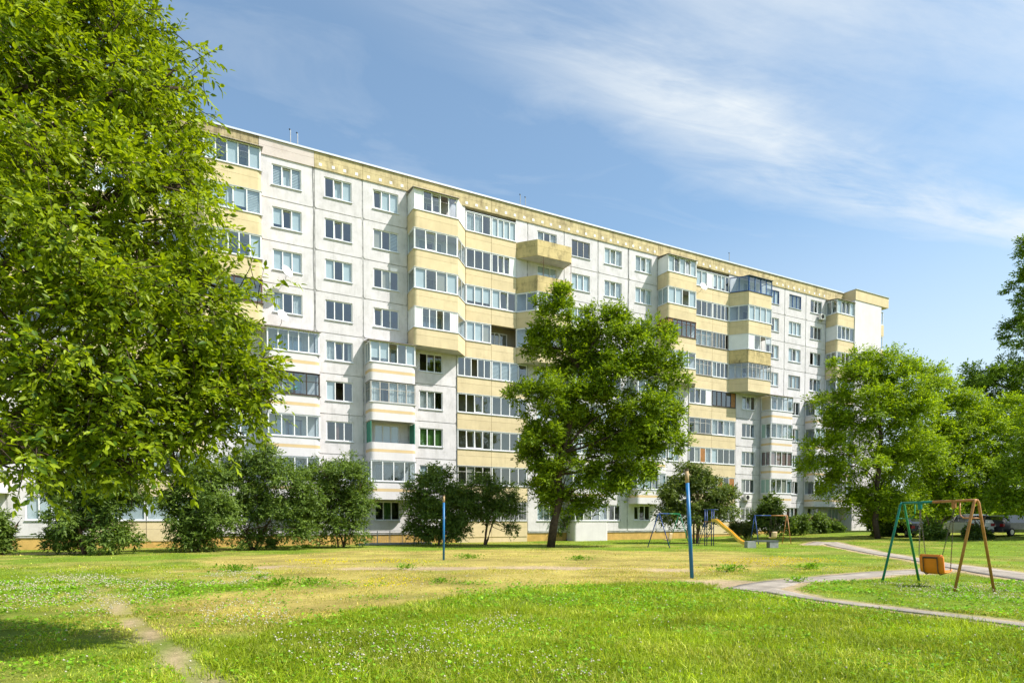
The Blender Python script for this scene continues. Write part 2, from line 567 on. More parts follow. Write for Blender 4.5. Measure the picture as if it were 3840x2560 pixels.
# mesh grid, finer near the viewpoint
gx = np.concatenate([np.linspace(-900, -60, 22), np.arange(-58, -14, 2.0), np.arange(-14, 48, 0.34), np.arange(48, 100, 2.0), np.linspace(110, 1200, 26)])
gy = np.concatenate([np.linspace(-900, -70, 20), np.arange(-66, -44, 2.0), np.arange(-44, 2, 0.34), np.arange(4, 60, 4.0), np.linspace(70, 1500, 30)])
GX, GY = np.meshgrid(gx, gy)
fx_, fy_ = GX.ravel(), GY.ravel()
dirt, dry, lush = ground_fields(fx_, fy_)
tone = fbm(fx_, fy_, 1.1)[:, None]
c_green = np.array([0.145, 0.215, 0.022]) * (0.6 + 0.8 * tone)
c_dry = np.array([0.35, 0.28, 0.085]) * (0.5 + 1.0 * tone)
c_dirt = np.array([0.40, 0.30, 0.195]) * (0.8 + 0.4 * tone)
gc = c_green * (1 - dry[:, None]) + c_dry * dry[:, None]
gc = gc * (1 - dirt[:, None]) + c_dirt * dirt[:, None]
gz = zg(fx_) + 0.03 * (fbm(fx_, fy_, 3.0) - 0.5) * (np.abs(fx_) < 100)
gz -= 0.03 * dirt
for P in PATH_POLYS:
    gz = np.where(poly_sd(P, fx_, fy_) < 0.45, zg(fx_) - 0.012, gz)
nxg, nyg = len(gx), len(gy)
ii = (np.arange(nyg - 1)[:, None] * nxg + np.arange(nxg - 1)[None]).ravel()
gq = np.stack([ii, ii + 1, ii + 1 + nxg, ii + nxg], 1)
m, n, out = new_mat('ground_soil')
p = n.n('ShaderNodeBsdfPrincipled')
a_ = n.n('ShaderNodeAttribute', attribute_name='Col')
pos = n.n('ShaderNodeNewGeometry').outputs['Position']
f1 = n.noise(pos, 5, 8, 0.75)
f2 = n.noise(pos, 60, 5, 0.7)
cc = n.mix(n.ramp(f1, [(0.4, 0.0), (0.62, 0.9)]), a_.outputs['Color'], n.mix(1.0, a_.outputs['Color'], (0.50, 0.58, 0.42), 'MULTIPLY'))
cc = n.mix(n.ramp(f2, [(0.42, 0.0), (0.7, 0.8)]), cc, n.mix(1.0, a_.outputs['Color'], (1.5, 1.45, 1.35), 'MULTIPLY'))
n.l(cc, p.inputs['Base Color'])
p.inputs['Roughness'].default_value = 0.95
p.inputs['Specular IOR Level'].default_value = 0.1
b = n.n('ShaderNodeBump')
b.inputs['Strength'].default_value = 0.7
b.inputs['Distance'].default_value = 0.03
n.l(f2, b.inputs['Height'])
n.l(b.outputs[0], p.inputs['Normal'])
n.l(p.outputs[0], out.inputs[0])
M['ground'] = m
gobj = obj('ground', big_mesh('ground', np.stack([fx_, fy_, gz], 1), gq, M['ground'], gc))
gobj['kind'] = 'structure'

M['asphalt'] = paint('asphalt', (0.36, 0.315, 0.265), 0.95, 0.30, 1.5, 0.9, 70, stain=(0.40, 0.34, 0.26), stain_amt=0.5, spec=0.1)


def resample(L, n):
    L = np.array(L, float)
    s = np.concatenate([[0], np.cumsum(np.hypot(*np.diff(L, axis=0).T))])
    t = np.linspace(0, s[-1], n)
    return np.stack([np.interp(t, s, L[:, 0]), np.interp(t, s, L[:, 1])], 1)


for i, (nm, a, b2) in enumerate(PATH_EDGES):
    A = resample(world_poly([zp(*q) for q in a]), 90)
    B = resample(world_poly([zp(*q) for q in b2]), 90)
    ja = (fbm(A[:, 0], A[:, 1], 0.6) - 0.5)[:, None] * 0.22
    rows = []
    for k in range(5):
        t = k / 4
        e = A * (1 - t) + B * t
        if k in (0, 4):
            e = e + (B - A) / np.maximum(np.linalg.norm(B - A, axis=1)[:, None], 0.1) * ja * (1 if k == 0 else -1)
        rows.append(e)
    rows = [rows[0]] + rows + [rows[-1]]
    V = np.concatenate(rows)
    V3 = np.column_stack([V, zg(V[:, 0]) + 0.004 + 0.004 * i])
    V3[:90, 2] -= 0.06
    V3[-90:, 2] -= 0.06
    q = np.array([(r * 90 + c, (r + 1) * 90 + c, (r + 1) * 90 + c + 1, r * 90 + c + 1) for r in range(6) for c in range(89)])
    po = obj(nm, big_mesh(nm, V3, q, M['asphalt']))
    po['kind'] = 'structure'

# ------------------------------------------------------------------ the apartment building (facade in the plane y = 0, outside is -y)
UN = 23.86
U1 = 15.20
US = [U1 - 2 * UN, U1 - UN, U1, U1 + UN, U1 + 2 * UN]      # unit starts


def Z(n):
    return 1.72 + 2.8 * (n - 1)                            # window sill height of a storey


def F(n):
    return Z(n) - 0.93                                     # storey joint


bld = thing('apartment_building', 'long nine storey panel apartment block, white walls with yellow balconies', 'building')
WW, WH = 1.88, 1.38
mesh_cache = {}
wrng = random.Random(5)


def cached(key, fn):
    if key not in mesh_cache:
        mesh_cache[key] = fn()
    return mesh_cache[key]


def rounded_rect(x0, x1, z0, z1, r, n=4):
    pts = []
    for cx_, cz_, a0 in ((x1 - r, z0 + r, -90), (x1 - r, z1 - r, 0), (x0 + r, z1 - r, 90), (x0 + r, z0 + r, 180)):
        for k in range(n + 1):
            t = math.radians(a0 + 90 * k / n)
            pts.append((cx_ + r * math.cos(t), cz_ + r * math.sin(t)))
    return pts


def panel_mesh(w, h, hole, mat, r=0.16):
    """concrete facade panel with rounded corners and a window opening, front at y=0"""
    outer = rounded_rect(0, w, 0, h, r)
    loops = [[Vector((x, 0, z)) for x, z in outer]]
    if hole:
        hx, hz, hw, hh = hole
        loops.append([Vector((hx, 0, hz)), Vector((hx, 0, hz + hh)), Vector((hx + hw, 0, hz + hh)), Vector((hx + hw, 0, hz))])
    mb = MB()
    flat = [tuple(v) for L in loops for v in L]
    mb.v = flat[:]
    for tri in tessellate_polygon(loops):
        a, b_, c = (Vector(flat[i]) for i in tri)
        nrm = (b_ - a).cross(c - a)
        mb.f.append(tuple(tri) if nrm.y < 0 else tuple(reversed(tri)))
    for L, dep in zip(loops, (0.08, 0.16)):
        k = len(L)
        for i in range(k):
            p0, p1 = L[i], L[(i + 1) % k]
            mb.quad(p0, (p0.x, dep, p0.z), (p1.x, dep, p1.z), p1)
    return mb.mesh('wall_panel', mat)


def pane_mesh(w, h, key='glass'):
    return cached(('pane', round(w, 3), round(h, 3), key), lambda: MB().quad((0, 0, 0), (w, 0, 0), (w, 0, h), (0, 0, h)).mesh('pane', M[key]))


def blind_mesh(w, h, key):
    def mk():
        mb = MB()
        if key == 'venetian':
            k = int(h / 0.10)
            for i in range(k):
                z = h - (i + 1) * h / k
                mb.box(0, w, 0, 0.006, z, z + h / k * 0.62)
            return mb.mesh('blind', M['blind'])
        mb.box(0, w, 0, 0.004, 0, h)
        mb.box(0, w, -0.012, 0.012, -0.025, 0.0)
        return mb.mesh('blind', M[key])
    return cached(('blind', round(w, 3), round(h, 3), key), mk)


def curtain_mesh(w, h, key):
    def mk():
        mb = MB()
        k = 14
        for i in range(k):
            x0, x1 = w * i / k, w * (i + 1) / k
            y0, y1 = 0.03 * math.sin(i * 2.1), 0.03 * math.sin((i + 1) * 2.1)
            mb.quad((x0, y0, 0), (x1, y1, 0), (x1, y1, h), (x0, y0, h))
        return mb.mesh('curtain', M[key])
    return cached(('curtain', round(w, 3), round(h, 3), key), mk)


def glazing(parent, p0, p1, z0, h, spec, fm='pvc', bar=0.068, rails=(), first=None):
    """a glazed run between two plan points; one letter of spec for each light"""
    p0, p1 = Vector((*p0, 0)), Vector((*p1, 0))
    d = p1 - p0
    L = d.length
    ang = math.atan2(d.y, d.x)
    n = len(spec)
    fr = MB()
    dp = 0.035
    fr.box(0, L, -dp, dp, 0, bar * 1.2)
    fr.box(0, L, -dp, dp, h - bar, h)
    fr.box(0, bar, -dp, dp, bar * 1.2, h - bar)
    fr.box(L - bar, L, -dp, dp, bar * 1.2, h - bar)
    lw = (L - bar) / n
    for i in range(1, n):
        x = i * lw
        fr.box(x, x + bar, -dp, dp, bar * 1.2, h - bar)
    for rz in rails:
        for i in range(n):
            fr.box(i * lw + bar, (i + 1) * lw, -dp * 0.7, dp * 0.7, h * rz - 0.018, h * rz + 0.018)
    me = fr.mesh('frame', M[fm])
    if first is None:
        o = obj('glazing_frame', me, parent, (p0.x, p0.y, z0), (0, 0, ang))
    else:
        o = obj(first, me, parent, (p0.x, p0.y, z0), (0, 0, ang))
    lvl = o if first is not None else parent
    ca, sa = math.cos(ang), math.sin(ang)

    def put(name, mesh, x, y, z, rx=0.0):
        if lvl is o:
            return obj(name, mesh, o, (x, y, z), (rx, 0, 0))
        return obj(name, mesh, parent, (p0.x + ca * x - sa * y, p0.y + sa * x + ca * y, z0 + z), (rx, 0, ang))

    gz0, gh = bar * 1.2, h - bar * 2.2
    for i, ch in enumerate(spec):
        x0 = i * lw + bar
        w = lw - bar
        if ch == 'o':
            continue
        if ch == 'p' or ch == 'P' or ch == 'w':
            put('infill_panel', cached(('fill', round(w, 3), round(h, 3), ch), lambda: MB().box(0, w, -0.015, 0.015, 0, gh).mesh('infill', M[{'p': 'pvc', 'P': 'beigep', 'w': 'wood'}[ch]])), x0, 0, gz0)
            continue
        if ch == 'm':
            put('pane', pane_mesh(w, gh, 'glass_mint'), x0, 0, gz0)
            continue
        if ch in 'tT':
            s = cached(('sash', round(w, 3), round(gh, 3), fm), lambda: MB().box(0, w, -.03, .03, 0, .06).box(0, w, -.03, .03, gh - .06, gh).box(0, .055, -.03, .03, .06, gh - .06).box(w - .055, w, -.03, .03, .06, gh - .06).mesh('sash', M[fm]))
            put('sash', s, x0, 0.03, gz0, -0.085)
            put('pane', pane_mesh(w - .11, gh - .12), x0 + .055, 0.03, gz0 + .06, -0.085)
            if ch == 'T':
                put('blind', blind_mesh(w, gh, 'blind'), x0, 0.22, gz0)
            continue
        put('pane', pane_mesh(w, gh), x0, 0, gz0)
        if ch in 'bBr':
            put('blind', blind_mesh(w, gh, {'b': 'blind', 'B': 'blind_beige', 'r': 'blind_pink'}[ch]), x0, 0.07, gz0)
        elif ch in 'hH':
            f_ = 0.8 if ch == 'h' else 0.45
            put('blind', blind_mesh(w, gh * f_, 'blind'), x0, 0.07, gz0 + gh * (1 - f_))
        elif ch == 'v':
            put('blind', blind_mesh(w, gh, 'venetian'), x0, 0.07, gz0)
        elif ch in 'cC':
            put('curtain', curtain_mesh(w, gh, 'curtain' if ch == 'c' else 'curtain_green'), x0, 0.14, gz0)
        elif ch == 'e':
            put('curtain', curtain_mesh(w * 0.45, gh, wrng.choice(['curtain', 'curtain', 'curtain_rose', 'curtain_sand'])), x0 + (0 if i % 2 else w * 0.55), 0.14, gz0)
    return o


sill_mesh = cached('sill', lambda: MB().box(-0.05, WW + 0.05, -0.075, 0.05, -0.045, 0.0).mesh('sill', M['flash']))
bars_mesh = cached('bars', lambda: (lambda mb: [mb.tube([(x, -0.03, 0.03), (x, -0.03, WH - 0.03)], 0.011, 5) for x in np.linspace(0.05, WW - 0.05, 13)] and mb.box(0, WW, -0.04, -0.02, 0.1, 0.125).box(0, WW, -0.04, -0.02, WH - 0.15, WH - 0.125))(MB()).mesh('bars', M['pvc']))
SPECS = ['bTb', 'btb', 'bbb', 'hbh', 'ggg', 'btg', 'ggt', 'vtv', 'bbb', 'gtg', 'btb', 'hhb', 'cgc', 'ccc', 'tgg', 'bvb', 'gbg', 'vTv', 'hTh', 'egg', 'bgb', 'ece', 'gcg']


def window(x, n, spec=None, fm='pvc', bars=False, y=0.09):
    spec = spec or wrng.choice(SPECS)
    o = glazing(bld, (x, y), (x + WW, y), Z(n), WH, spec, fm, first='window')
    obj('sill', sill_mesh, o, (0, -y, 0))
    if bars:
        obj('window_bars', bars_mesh, o, (0, -y, 0))
    return o


def wpanel(x0, x1, n, win=None, spec=None, fm='pvc', bars=False):
    g = 0.05
    z0, z1 = F(n) + 0.03, F(n + 1) - 0.03
    w, h = x1 - x0 - 2 * g, z1 - z0
    hole = None
    if win is not None:
        hole = (win - x0 - g, Z(n) - z0, WW, WH)
    key = ('panel', round(w, 2), None if hole is None else round(hole[0], 2))
    me = cached(key, lambda: panel_mesh(w, h, hole, M['wall']))
    obj('wall_panel', me, bld, (x0 + g, 0, z0))
    if win is not None:
        window(win, n, spec, fm, bars)


# individual window looks read from the photograph: (unit, column, storey) -> lights, frame
WIN = {
    (1, 'A', 9): 'vTv', (1, 'A', 8): 'htb', (1, 'A', 7): 'bbb', (1, 'A', 6): 'cgc',
    (1, 'B', 9): 'gTb', (1, 'B', 8): 'gtg', (1, 'B', 7): 'bgb', (1, 'B', 6): 'ggg', (1, 'B', 5): 'cte', (1, 'B', 4): 'bog', (1, 'B', 3): 'geg',
    (1, 'C', 9): 'tbb', (1, 'C', 8): 'Bgv', (1, 'C', 7): 'gBg', (1, 'C', 6): 'tgg', (1, 'C', 1): 'gCg',
    (2, 'D', 5): 'ogg', (2, 'D', 4): 'ccg', (2, 'D', 3): 'CCC', (2, 'D', 2): 'bgb',
    (2, 'A', 9): 'ggg', (2, 'A', 8): 'bbb', (2, 'B', 9): 'bTv', (2, 'B', 8): 'vTv', (2, 'C', 9): 'vTb', (2, 'C', 8): 'bTb',
    (3, 'K', 5): 'ctg', (3, 'K', 4): 'ggg', (3, 'K', 3): 'cgc', (3, 'K', 2): 'Bgg', (3, 'K', 1): 'ggg',
    (3, 'A', 9): 'bbb', (3, 'A', 8): 'bgb', (3, 'A', 7): 'ogb', (3, 'A', 6): 'bBb', (3, 'B', 9): 'ccc', (3, 'B', 8): 'bbb', (3, 'B', 7): 'btb', (3, 'B', 6): 'Bbc', (3, 'C', 9): 'gte', (3, 'C', 8): 'ggg', (3, 'C', 7): 'obg', (3, 'C', 6): 'tgv', (3, 'C', 5): 'Bgv',
}
WINF = {(3, 'B', 9): 'bluef', (3, 'A', 9): 'bluef', (2, 'A', 9): 'pvc_old', (3, 'B', 6): 'pvc_old'}


def wall_col(u, name, x0, x1, xw, floors, bars=()):
    for n_ in floors:
        wpanel(x0, x1, n_, xw, WIN.get((u, name, n_)), WINF.get((u, name, n_), 'pvc'), n_ in bars)


def arc_plan(pts, rad):
    """round chosen corners of a plan line: pts = (x, y, round?)"""
    out_ = []
    for i, (x, y, r) in enumerate(pts):
        if not r or i in (0, len(pts) - 1):
            out_.append((x, y))
            continue
        c = Vector((x, y))
        a = (Vector(pts[i - 1][:2]) - c).normalized()
        b_ = (Vector(pts[i + 1][:2]) - c).normalized()
        for k in range(7):
            t = k / 6
            out_.append(tuple(c + a * rad * (1 - t) ** 2 + b_ * rad * t ** 2))
    return out_


def parapet(parent, plan, z0, z1, mat, kind):
    """stacked cladding bands with open seams, on a thin core"""
    if kind == 'yellow':
        cuts = [(z0, z0 + 0.74, mat), (z0 + 0.752, z1, mat)]
    elif kind == 'white':
        h = z1 - z0
        cuts = [(z0, z0 + h * 0.45, 'balc_white'), (z0 + h * 0.45 + 0.003, z0 + h * 0.62, 'stripe'), (z0 + h * 0.62 + 0.003, z1, 'balc_white')]
    else:
        cuts = [(z0, z1, mat)]
    for a, b_, mm in cuts:
        obj('parapet_panel', MB().strip(plan, a, b_, 0.05).mesh('parapet_panel', M[mm]), parent)


def slab_poly(plan, y_in=0.0):
    return [(x, y) for x, y in plan]


def ledge(parent, pts, z, out_=0.06, mat='flash'):
    """thin drip flashing following the plan"""
    P = [Vector(p) for p in pts]
    mb = MB()
    offs = []
    for i, p in enumerate(P):
        ns = []
        for a, b_ in ((i - 1, i), (i, i + 1)):
            if 0 <= a and b_ < len(P):
                d = (P[b_] - P[a]).normalized()
                ns.append(Vector((d.y, -d.x)))
        m_ = sum(ns, Vector((0, 0))) / len(ns)
        offs.append(p + m_ / max(m_.length_squared, 0.4) * out_)
    mb.strip([tuple(q) for q in offs], z, z + 0.03, out_ + 0.06)
    obj('ledge', mb.mesh('ledge', M[mat]), parent)


def canopy(parent, pts, z):
    P = [Vector(p) for p in pts]
    fr_ = [p for p in P if p.y < -1.0]
    x0, x1 = min(p.x for p in fr_) - 0.12, max(p.x for p in fr_) + 0.12
    y0 = min(p.y for p in P) - 0.16
    mb = MB()
    k = int((x1 - x0) / 0.07)
    for i in range(k):
        xa, xb = x0 + (x1 - x0) * i / k, x0 + (x1 - x0) * (i + 1) / k
        za = 0.02 if i % 2 else 0.0
        zb = 0.0 if i % 2 else 0.02
        mb.quad((xa, y0, z + za), (xb, y0, z + zb), (xb, -0.01, z + zb + 0.22), (xa, -0.01, z + za + 0.22))
        mb.quad((xa, y0, z + za - 0.03), (xa, y0, z + za), (xb, y0, z + zb), (xb, y0, z + zb - 0.03))
    obj('canopy', mb.mesh('canopy', M['canopy']), parent)


def balcony(plan_pts, n, kind, mat, specs, fm='pvc', cover=False, rad=0.30, rails=(), h=None, z0=None):
    """plan_pts (x, y, round?), specs: one string for each straight run ('' = unglazed)"""
    plan = arc_plan(plan_pts, rad)
    zt = Z(n) - 0.05
    zb = zt - 1.25 if z0 is None else z0
    root = obj('balcony', MB().prism([(x, y) for x, y in MB_inset(plan)], zb + 0.02, zb + 0.20).mesh('slab', M['soffit']), bld)
    parapet(root, plan, zb, zt, mat, kind)
    corners = [(x, y) for x, y, _ in plan_pts]
    ins = inset_line(corners, 0.05)
    any_g = False
    hh = h or 1.48
    for i, sp in enumerate(specs):
        if sp:
            any_g = True
            glazing(root, ins[i], ins[i + 1], zt + 0.03, hh, sp, fm, rails=rails)
    if any_g:
        ledge(root, corners, zt + 0.002, 0.05, 'flash' if fm in ('pvc', 'pvc_old') else 'flash_dark')
    if cover:
        canopy(root, corners, zt + 0.03 + hh)
    elif any_g:
        P = inset_line(corners, -0.015)
        obj('head_trim', MB().strip(P, zt + 0.03 + hh, zt + 0.055 + hh, 0.1).mesh('head_trim', M['flash'] if fm == 'pvc' else M['flash_dark']), root)
    return root


def MB_inset(plan):
    pts = inset_line(plan, 0.03)
    return pts + [(pts[-1][0], 0.0), (pts[0][0], 0.0)] if abs(pts[-1][1]) > 1e-6 or abs(pts[0][1]) > 1e-6 else pts


def inset_line(pts, t):
    P = [Vector(p[:2]) for p in pts]
    res = []
    for i, p in enumerate(P):
        ns = []
        for a, b_ in ((i - 1, i), (i, i + 1)):
            if 0 <= a and b_ < len(P):
                d = (P[b_] - P[a]).normalized()
                ns.append(Vector((-d.y, d.x)))
        m_ = sum(ns, Vector((0, 0))) / len(ns)
        q = p + m_ / max(m_.length_squared, 0.3) * t
        if i in (0, len(P) - 1):
            q.y = min(q.y, -0.001) if abs(p.y) < 1e-6 else q.y
        res.append((q.x, q.y))
    return res


def loggia(x0, x1, n, spec, fm='pvc', rails=(), bars=False, low=False):
    zt = Z(n) - 0.05
    zb = zt - 1.25
    root = obj('loggia', MB().box(x0 + 0.02, x1 - 0.02, 0.0, 0.14, zb + 0.01, zt - 0.01).mesh('core', M['yellow']), bld)
    for a, b_ in ((zb, zb + 0.74), (zb + 0.752, zt)):
        obj('parapet_panel', MB().box(x0 + 0.012, x1 - 0.012, -0.06, -0.003, a, b_).mesh('parapet_panel', M['yellow']), root)
    if spec:
        glazing(root, (x0 + 0.03, -0.01), (x1 - 0.03, -0.01), zt + 0.03, 1.48, spec, fm, rails=rails)
        obj('ledge', MB().box(x0 + 0.01, x1 - 0.01, -0.12, 0.05, zt + 0.002, zt + 0.03).mesh('ledge', M['flash'] if fm == 'pvc' else M['flash_dark']), root)
    if spec:
        obj('head_trim', MB().box(x0 + 0.01, x1 - 0.01, -0.075, 0.04, zt + 1.51, zt + 1.548).mesh('head_trim', M['flash']), root)
    if bars:
        mb = MB()
        for x in np.linspace(x0 + 0.08, x1 - 0.08, 20):
            mb.tube([(x, -0.07, zt + 0.05), (x, -0.07, zt + 1.48)], 0.012, 5)
        for z in (0.15, 0.8, 1.4):
            mb.box(x0 + 0.03, x1 - 0.03, -0.08, -0.06, zt + z, zt + z + 0.02)
        obj('window_bars', mb.mesh('bars', M['pvc_old']), root)
    return root


rg = random.Random(21)
LSP = ['gggg', 'ggtg', 'bggb', 'gcgg', 'ggg', 'btg', 'gBgg', 'hhhh', 'bbg', 'gtgg', 'ccgg', 'gegg']
BSP = ['gggg', 'bgBb', 'ggtg', 'bbgg', 'gbgb', 'ggtt']

BALL = {  # (unit, storey): (left side, front, slant), frame, cover
    (2, 9): (('pp', 'pgtog', 'p'), 'pvc', True), (2, 8): (('g', 'gtgg', 'gg'), 'pvc', False), (2, 7): (('g', 'bgBb', 'gg'), 'pvc', False), (2, 6): (('pp', 'pggogp', 'g'), 'pvc', False),
    (3, 9): (('p', 'btbtb', 'g'), 'pvc', True), (3, 8): (('bb', 'bbob', 'g'), 'pvc', False), (3, 7): (('ww', 'wggggg', 'g'), 'brown', False), (3, 6): (('g', 'ghhg', 'g'), 'pvc', False),
    (4, 9): (('gt', 'btt b'.replace(' ', '')), 'pvc', True), (4, 8): (('p', 'gttg'), 'pvc', False), (4, 7): (('Bg', 'goog'), 'pvc', False), (4, 6): (('g', 'gggg'), 'pvc', False),
}
BALR = {
    (1, 9): (('g', 'bgbgb', 'g'), 'pvc', True), (1, 8): (('b', 'bchv', 'g'), 'pvc', False), (1, 7): (('g', 'ggggb', 'g'), 'pvc', False), (1, 6): (('g', 'gggg', 'g'), 'brown', False),
    (2, 9): (('', '', ''), 'pvc', False), (2, 8): (('', '', ''), 'pvc', False), (2, 7): (('gg', 'BBgB', ''), 'pvc', False), (2, 6): (('go', 'gggo', ''), 'pvc', False),
    (3, 9): (('gg', 'gggg', 'g'), 'bluef', True), (3, 8): (('gg', 'bbbb', 'g'), 'pvc', False), (3, 7): (('p', 'pgog', ''), 'pvc', False), (3, 6): (('ggg', 'gggggo', 'g'), 'pvc_old', False),
}
BAND = {  # (unit, storey): left lights, left frame, right lights, right frame
    (2, 9): ('ccg', 'pvc', 'bbbb', 'pvc'), (2, 8): ('ggg', 'pvc', 'gttp', 'pvc'), (2, 7): ('hhh', 'pvc', 'btg', 'pvc'), (2, 6): ('bbB', 'pvc', '', 'pvc'), (2, 5): ('ggogg', 'pvc', 'vvvg', 'pvc'), (2, 4): ('ggtg', 'pvc', 'gggg', 'pvc'), (2, 3): ('gttg', 'pvc', 'gggg', 'pvc'), (2, 2): ('gBgg', 'pvc_old', 'gggg', 'pvc'),
    (3, 9): ('bbp', 'pvc', 'hbhg', 'pvc'), (3, 8): ('ggg', 'pvc', 'gggg', 'pvc'), (3, 7): ('ccc', 'pvc_old', 'gcggo', 'pvc_old'), (3, 6): ('cccg', 'pvc_old', 'cggg', 'pvc'), (3, 5): ('gtgp', 'pvc', 'ggggw', 'darkbrown'), (3, 4): ('gBgg', 'pvc_old', 'ctcc', 'pvc'), (3, 3): ('gBwc', 'pvc', 'bggg', 'pvc'), (3, 2): ('gggg', 'pvc', 'gwgw', 'pvc'),
}
WHT = {  # white balconies: (unit, side, storey)
    (1, 'C', 5): (('gg', 'hhogb', 'g'), 'pvc', True), (1, 'C', 4): (('cc', 'cgccc', 'g'), 'pvc_old', False), (1, 'C', 3): (('', '', ''), 'pvc', False), (1, 'C', 2): (('gg', 'gggg', 'g'), 'pvc', False),
    (1, 'A', 5): (('g', 'ggggg', 'g'), 'pvc', True), (1, 'A', 4): (('g', 'gggg', 'g'), 'darkbrown', False), (1, 'A', 3): (('g', 'gggg', 'g'), 'pvc', False), (1, 'A', 2): (('g', 'gggg', 'g'), 'pvc', False),
    (3, 'A', 5): (('P', 'gggg', 'g'), 'pvc', True), (3, 'A', 4): (('mg', 'gcgc', 'g'), 'pvc', False), (3, 'A', 3): (('rr', 'rrrr', 'r'), 'pvc', False), (3, 'A', 2): (('mm', 'ggBg', 'g'), 'pvc', False),
}

JX = []                                                     # vertical joint centres for the sealant strips
for ui, U in enumerate(US):
    first, last = ui == 0, ui == 4
    # --- yellow corner balconies on the left of the unit, storeys 6 to 9, and the wall behind and below them
    if not first:
        xr = U + 3.9 if not last else 65.84
        wall_col(ui, 'D', U, xr if last else U + 3.88, U + 0.86, range(1, 10))
        JX.append(U)
        for n_ in range(6, 10):
            sp, fm, cov = BALL.get((ui, n_), ((rg.choice(['g', 'p']), rg.choice(BSP), 'g'), 'pvc', n_ == 9))
            if last:
                pl = [(U, 0, 0), (U, -1.33, 1), (65.84, -1.33, 0)]
            else:
                pl = [(U, 0, 0), (U, -1.4, 1), (U + 3.43, -1.4, 0), (U + 4.66, 0, 0)]
            balcony(pl, n_, 'yellow', 'yellow', sp, fm, cov, rails=(0.78,) if fm == 'brown' else ())
        if last:
            for n_ in range(2, 6):
                balcony([(U, 0, 0), (U, -1.2, 1), (65.84, -1.2, 0)], n_, 'white', 'balc_white', ('g', rg.choice(BSP)), 'pvc_old' if n_ == 2 else 'pvc', n_ == 5)
    if last:
        break
    if not first:
        # --- short wall returns beside the band, behind the slanted balcony sides
        for n_ in range(6, 10):
            for a, b_ in ((3.93, 4.65), (9.11, 10.13)):
                obj('wall_panel', cached(('ret', a), lambda: MB().box(0, b_ - a, 0.0, 0.10, 0, 2.74).mesh('wall_panel', M['wall'])), bld, (U + a, 0, F(n_) + 0.03))
        # --- loggia band
        for n_ in range(1, 10):
            lo = n_ <= 5
            L, lf, Rr, rf = BAND.get((ui, n_), (rg.choice(LSP), 'pvc', rg.choice(LSP), 'pvc'))
            if n_ == 1:
                L, Rr = ('bb', 'bb') if ui == 1 else ('gggg', 'gggg')
            loggia(U + (3.92 if lo else 4.66), U + 6.87, n_, L, lf, (0.7,) if lf == 'pvc_old' else (), bars=(n_ == 1 and ui == 2))
            loggia(U + 6.87, U + (10.15 if lo else 9.1), n_, Rr, rf, (), bars=(n_ == 1 and ui >= 2))
        # --- yellow corner balconies on the right of the band
        wall_col(ui, 'K', U + 10.18, U + 13.70, U + 11.10, range(1, 10), bars=(1,) if ui == 3 else ())
        for n_ in range(6, 10):
            sp, fm, cov = BALR.get((ui, n_), (('g', rg.choice(BSP), ''), 'pvc', n_ == 9))
            pl = [(U + 9.1, 0, 0), (U + 10.3, -1.4, 0), (U + 13.65, -1.4, 1), (U + 13.65, 0, 0)]
            worn = (ui, n_) in ((2, 9), (2, 8), (3, 7))
            rt = balcony(pl, n_, 'yellow', 'yellow_worn' if worn else 'yellow', sp, fm, cov, rails=(0.75,) if fm in ('pvc_old',) else ())
            if ui == 2 and n_ in (8,):                       # clothes line brackets and the thin posts of the open balconies
                mb = MB()
                zt = Z(n_) - 0.05
                for dx in (10.9, 13.5):
                    mb.tube([(U + dx, -1.36, zt), (U + dx, -1.36, zt + 1.55)], 0.02, 6)
                mb.tube([(U + 13.5, -1.36, zt + 0.75), (U + 13.0, -1.9, zt + 0.35)], 0.015, 5)
                mb.tube([(U + 10.9, -1.36, zt + 1.0), (U + 10.3, -1.9, zt + 0.85)], 0.015, 5)
                obj('bracket', mb.mesh('bracket', M['brown']), rt)
    # --- three plain window bays
    for nm, a, b_, w in (('A', 13.70, 17.18, 14.46), ('B', 17.18, 20.52, 17.88), ('C', 20.52, 23.86, 21.29)):
        wall_col(ui, nm, U + a, U + b_, U + w, range(1, 10), bars=(1,) if (ui == 3 and nm == 'A') else ())
        JX.append(U + a)
    # --- white balconies in front of the outer two bays, storeys 2 to 5
    for sd, a, b_ in (('A', 13.85, 17.25), ('C', 20.65, 24.05)):
        for n_ in range(2, 6):
            sp, fm, cov = WHT.get((ui, sd, n_), (('g', rg.choice(BSP), 'g'), 'pvc', n_ == 5))
            pl = [(U + a, 0, 0), (U + a, -1.2, 1), (U + b_, -1.2, 1), (U + b_, 0, 0)]
            rt = balcony(pl, n_, 'white', 'balc_white', sp, fm, cov, rad=0.34, rails=(0.62,) if fm in ('pvc_old', 'darkbrown') else ())
            if (ui, sd, n_) == (1, 'C', 3):                  # green side screens of the open balcony
                for xx in (U + a + 0.06, U + b_ - 0.12):
                    obj('side_screen', MB().box(xx, xx + 0.05, -1.12, -0.02, Z(n_) - 0.04, Z(n_) + 1.43).mesh('side_screen', M['greenf']), rt)
    if ui == 2:                                              # ground floor enclosure under bay A
        balcony([(U + 14.05, 0, 0), (U + 14.05, -1.2, 1), (U + 17.5, -1.2, 1), (U + 17.5, 0, 0)], 1, 'plain', 'balc_white', ('g', 'gBgg', 'g'), 'pvc', False, rad=0.2, z0=-0.1)

X0, X1 = US[0] + 13.70, 65.84
